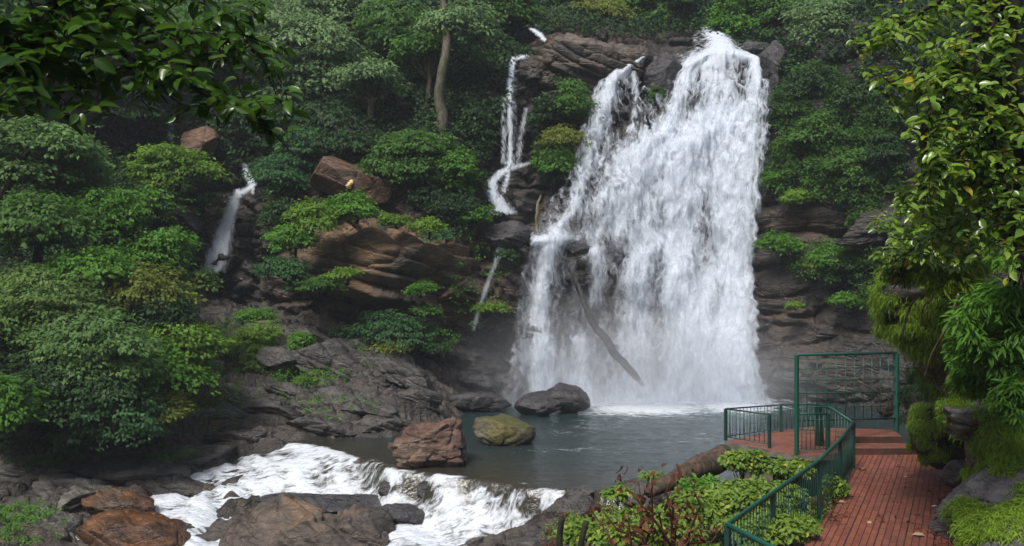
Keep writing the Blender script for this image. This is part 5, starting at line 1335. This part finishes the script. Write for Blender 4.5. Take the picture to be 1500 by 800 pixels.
# ------------------------------------------------------------------ leafy branches near the camera
def leafy_branch(name, label, cat, mains, rads, ntwig, tlen, L, wr, leaf, seed, ok, droop=.25, bark='bark_dark', nleaf=(7, 12), up=.75, part="branch", zflat=.55, jit=.0):
    rs = np.random.RandomState(seed)
    lines = []
    for m_, r_ in zip(mains, rads):
        p = PA(m_); t = np.linspace(0, len(p) - 1, (len(p) - 1) * 5 + 1)
        q = np.stack([np.interp(t, np.arange(len(p)), p[:, k]) for k in range(3)], 1)
        for _ in range(3): q[1:-1] = (q[:-2] + 2 * q[1:-1] + q[2:]) / 4
        q += .05 * np.stack([fbm(q * 2, 2, seed + k) for k in range(3)], 1)
        lines.append((q, np.interp(t, np.arange(len(p)), r_)))
    org = lines[0][0][0]; root = empty(name, org, label, cat)
    b = MB()
    for q, r in lines: b.tube(q - org, r, 9)
    b.build(part, M[bark], root, smooth=True)
    tw = MB(); C = []; Dd = []; Nn = []
    tot = sum(len(q) for q, _ in lines); cnt = 0; tries = 0
    while cnt < ntwig and tries < ntwig * 30:
        tries += 1
        q, r = lines[rs.choice(len(lines), p=[len(x[0]) / tot for x in lines])]; i = rs.randint(1, len(q))
        s = q[i]; d = rs.normal(size=3); d[2] = d[2] * zflat - droop; d /= np.linalg.norm(d); l = tlen * rs.uniform(.5, 1.3)
        pts = [s]
        for k in range(5):
            d = d + .25 * rs.normal(size=3) + np.array([0, 0, -.10]); d /= np.linalg.norm(d); pts.append(pts[-1] + d * l / 5)
        pts = np.array(pts); e = pts[-1]
        if e[1] < 2.5 or not ok((e[0] / e[1]) * F + 750, 400 - (e[2] - CAMZ) / e[1] * F): continue
        cnt += 1; tw.tube(pts - org, [.008, .007, .006, .005, .004, .003], 5)
        nl = rs.randint(*nleaf)
        for k in range(nl):
            f = (k + .6) / nl * 4.9; j = int(f); pp = pts[j] + (f - j) * (pts[j + 1] - pts[j]); dd = pts[j + 1] - pts[j]; dd /= np.linalg.norm(dd)
            sd = np.cross(dd, (0, 0, 1.0)); sd /= np.linalg.norm(sd) + 1e-6
            C.append(pp); Dd.append(dd * .5 + sd * (1 if k % 2 else -1) * rs.uniform(.5, 1.0) + rs.normal(size=3) * .25 - np.array([0, 0, .35]))
            Nn.append(np.array([0, 0, up]) + rs.normal(size=3) * .38 + np.array([0, -.15, 0]))
    tw.build("twig", M[bark], root, smooth=True)
    C = np.array(C); n = len(C); LL = L * rs.uniform(.6, 1.3, n)
    V, Fc, rv = leaf_arrays(C, unit(np.array(Nn)), unit(np.array(Dd)), LL, LL * wr, rs, fold=.28, near=True)
    mesh_np("foliage", V - org, Fc, LEAF[leaf], root, attrs={"rnd": rv})
    return root

def in_poly(poly):
    poly = np.array(poly, float)
    def f(x, y):
        c = False; n = len(poly)
        for i in range(n):
            a, b_ = poly[i], poly[(i + 1) % n]
            if (a[1] > y) != (b_[1] > y) and x < (b_[0] - a[0]) * (y - a[1]) / (b_[1] - a[1]) + a[0]: c = not c
        return c
    return f
leafy_branch("hanging_branch", "dark leafy branch hanging across the top left corner close to the camera", "branch",
  [[(-60, -160, 6.2), (40, -70, 6.3), (85, -10, 6.4), (105, 36, 6.4), (150, 50, 6.5), (188, 84, 6.6), (250, 100, 6.7), (292, 130, 6.8), (345, 158, 6.9), (402, 195, 7.0), (432, 222, 7.0)],
   [(85, -10, 6.4), (60, 30, 6.2), (55, 65, 6.1), (0, 112, 5.9), (-40, 130, 5.8)],
   [(-60, 0, 6.0), (0, 28, 6.0), (55, 65, 6.1), (62, 110, 6.1), (60, 150, 6.2)],
   [(150, -90, 6.8), (160, 0, 6.8), (210, 30, 6.9), (300, 50, 7.0), (370, 60, 7.1)],
   [(188, 84, 6.6), (225, 120, 6.5), (250, 150, 6.5)], [(-60, 90, 5.8), (10, 140, 5.9), (60, 165, 6.0), (100, 175, 6.1)],
   [(20, -100, 6.8), (120, -40, 7.0), (230, -20, 7.2), (330, 20, 7.3), (400, 90, 7.3)]],
  [[.06, .05, .042, .038, .032, .028, .022, .016, .011, .008, .004], [.035, .03, .026, .018, .012], [.02, .02, .018, .012, .006], [.03, .022, .016, .010, .005], [.012, .009, .004], [.012, .010, .007, .004], [.03, .02, .015, .01, .005]],
  175, .52, .150, .56, 'near_dark', 31, in_poly([(-80, -120), (430, -120), (425, 60), (440, 215), (350, 200), (310, 160), (240, 180), (200, 165), (140, 190), (80, 170), (-80, 175)]), droop=.12)

leafy_branch("leafy_tree", "near tree at the top right with glossy yellow green leaves and dark crooked trunk", "tree",
  [[(1560, 420, 9.6), (1510, 250, 9.4), (1478, 120, 9.2), (1470, 30, 9.1), (1485, -80, 9.0)],
   [(1470, 60, 9.1), (1425, 40, 8.8), (1400, 95, 8.6), (1372, 150, 8.5), (1358, 190, 8.4), (1362, 225, 8.4), (1385, 240, 8.4)],
   [(1480, -30, 9.0), (1440, 60, 8.7), (1430, 110, 8.6), (1436, 170, 8.5), (1462, 240, 8.5), (1478, 300, 8.5), (1492, 380, 8.6)],
   [(1450, -60, 9.0), (1380, 0, 9.0), (1310, 40, 9.1), (1255, 70, 9.2)], [(1400, 95, 8.6), (1340, 110, 8.8), (1290, 130, 9.0)],
   [(1462, 240, 8.5), (1410, 250, 9.0), (1350, 270, 9.6), (1305, 280, 10)], [(1478, 300, 8.5), (1420, 320, 9.2), (1360, 350, 10), (1310, 380, 10.5)],
   [(1560, 60, 9), (1500, 160, 8.8), (1440, 210, 8.9), (1400, 220, 9)]],
  [[.34, .32, .27, .24, .22], [.07, .06, .052, .045, .04, .03, .014], [.05, .04, .035, .03, .028, .022, .012], [.04, .03, .02, .008], [.02, .014, .006], [.025, .018, .012, .006], [.025, .018, .012, .006], [.04, .03, .02, .01]],
  430, .50, .112, .56, 'near_yellow', 33, in_poly([(1240, -60), (1560, -60), (1560, 430), (1440, 420), (1370, 400), (1290, 370), (1280, 300), (1330, 230), (1330, 160), (1270, 150), (1235, 90)]), droop=.30, nleaf=(7, 13))

# roots and vines on the right bank
for k, (pts, r, lb) in enumerate([
  ([(1318, 500, 14.6), (1340, 440, 14.2), (1375, 422, 13.8), (1412, 415, 13.6), (1440, 400, 13.8)], [.018, .022, .026, .022, .012], "pale arching root on the mossy bulge"),
  ([(1350, 478, 14.1), (1354, 450, 13.9), (1375, 436, 13.7), (1400, 440, 13.6)], [.012, .016, .016, .010], "thin brown root below the pale arching root"),
  ([(1405, 430, 12.8), (1385, 480, 12.9), (1365, 520, 13.2), (1352, 560, 13.6)], [.014, .014, .012, .007], "brown vine trailing down under the mossy bulge")]):
    o = branch_tube("root", [P(*p) for p in pts], r, M['bark_pale'], seg=7, sub=5, wob=.03, seed=k); tag(o, lb, "root")

# withered rust coloured bush and stumps at the bottom of the picture
def withered():
    rs = np.random.RandomState(5); base = np.array(P(960, 830, 14.2)); root = empty("withered_bush", base, "withered bush with rust red curled leaves on bare crooked stems", "bush")
    b = MB(); C = []; Dd = []
    for k, (ex, ey) in enumerate([(905, 700), (935, 705), (958, 690), (975, 735), (990, 690), (1000, 740), (1030, 760), (880, 745), (920, 750), (1060, 770), (945, 760), (1010, 700), (860, 740)]):
        e = np.array(P(ex, ey, 14.0 + rs.uniform(-.6, .6))); s = base + np.array([rs.uniform(-.5, .6), rs.uniform(-.2, .2), 0])
        m1 = s + (e - s) * .4 + rs.normal(size=3) * .08; m2 = s + (e - s) * .75 + rs.normal(size=3) * .09
        b.tube(np.array([s, m1, m2, e]) - base, [.030, .022, .016, .008], 7)
        for j in range(13):
            f = rs.uniform(.35, 1.05); q = s + (e - s) * f + rs.normal(size=3) * .075; C.append(q); Dd.append(rs.normal(size=3) + np.array([0, 0, -.6]))
    b.build("stem", bark_material("withered_stems", (0.035, 0.014, 0.010), (0.11, 0.05, 0.032)), root, smooth=True)
    C = np.array(C); n = len(C); L = .12 * rs.uniform(.6, 1.4, n)
    V, Fc, rv = leaf_arrays(C, unit(rs.normal(size=(n, 3)) + np.array([0, -.5, .4])), unit(np.array(Dd)), L, L * .6, rs, fold=.8, near=True)
    mesh_np("foliage", V - base, Fc, LEAF['rust'], root, attrs={"rnd": rv})
withered()
for pts, lb in (([(823, 830, 14), (819, 790, 14), (822, 756, 14)], "dark upright stump at the bottom, taller of two"),
                ([(846, 830, 14), (852, 792, 14), (859, 764, 14)], "dark leaning stump at the bottom, right of the upright stump")):
    o = branch_tube("stump", [P(*p) for p in pts], [.055, .05, .048], M['bark_dark'], seg=10, sub=4, wob=.02); tag(o, lb, "stump")
o = branch_tube("hooked_stem", [P(1086, 760, 13.6), P(1084, 738, 13.6), P(1088, 733, 13.6), P(1092, 738, 13.6)], [.014, .012, .010, .008], M['bark_dark'], seg=6, sub=4)
tag(o, "dark hooked dead stem beside the handrail corner", "stem")

# fallen leaves and small things on the path
def fallen(px, py, D, L, col, label, rz, cat="fallen leaf"):
    x, y, z = P(px, py, D); rs = np.random.RandomState(int(px)); 
    V, Fc, rv = leaf_arrays(np.array([[0., 0, 0]]), np.array([[.1, -.25, .95]]), np.array([[math.cos(rz), math.sin(rz), .1]]), L, L * .55, rs, fold=.4, near=True)
    o = mesh_np("fallen_leaf", V, Fc, col); o.location = (x, y, max(z, .02) if py > 560 else z); tag(o, label, cat, "fallen leaves on the path")
    return o
def leafcol(n, c):
    m = mat_new(n); t = NT(m); t.out(t.bsdf(t.mix(t.noise(t.coord(), 20), tuple(v * .7 for v in c), c), .6)); return m
lc1 = leafcol("pale_dead_leaf", (.42, .30, .17)); lc2 = leafcol("orange_dead_leaf", (.30, .12, .035)); lc3 = leafcol("white_dead_leaf", (.55, .52, .45))
def onpath(py): return CAMZ * F / (py - 400)
for k, (px, py, L, m_, lb) in enumerate([(1228, 737, .24, lc1, "pale curled dead leaf at the path edge beside the handrail posts"), (1263, 690, .34, lc2, "large yellow brown leaf clump at the foot of the corner post"), (1374, 744, .14, lc3, "small white leaf on the path by the right rocks"),
   (1378, 760, .16, lc3, "white leaf fragment on the right side of the path"), (1362, 763, .22, lc2, "brown leaf lying across the right side of the path"), (1400, 688, .22, lc1, "pale leaf at the far right edge of the path"),
   (1320, 670, .16, lc2, "orange leaf at the foot of the steps"), (1355, 787, .22, lc1, "tan leaf near the bottom right of the path"), (1275, 765, .14, lc1, "small tan leaf in the middle of the path"),
   (1410, 795, .26, lc1, "pale leaf in the corner between path and mossy stones"), (1245, 728, .16, lc2, "orange leaf beside the weeds at the path edge"), (1180, 790, .14, lc2, "orange leaf at the bottom left of the path"), (1330, 700, .10, lc1, "tiny tan leaf in the middle of the far path")]):
    fallen(px, py, onpath(py), L, m_, lb, k * 1.3)
fallen(1380, 633, 18.6, .18, lc3, "white leaf caught on the fern covered hump", .3)
fallen(1096, 706, 17.6, .36, lc1, "large pale yellow leaf lying on the bank plants", .5)

scatter_cover("leaf_litter", "dead leaves and dirt gathered along both edges of the brick path", "leaf litter",
  [(1225, 740, 14, 40, 1), (1190, 790, 14, 20, 1), (1395, 730, 12, 50, 1), (1385, 790, 20, 20, 1), (1300, 740, 90, 60, .05)], 1400, .055, 'rust', 909, ground_="path", lift=.0)
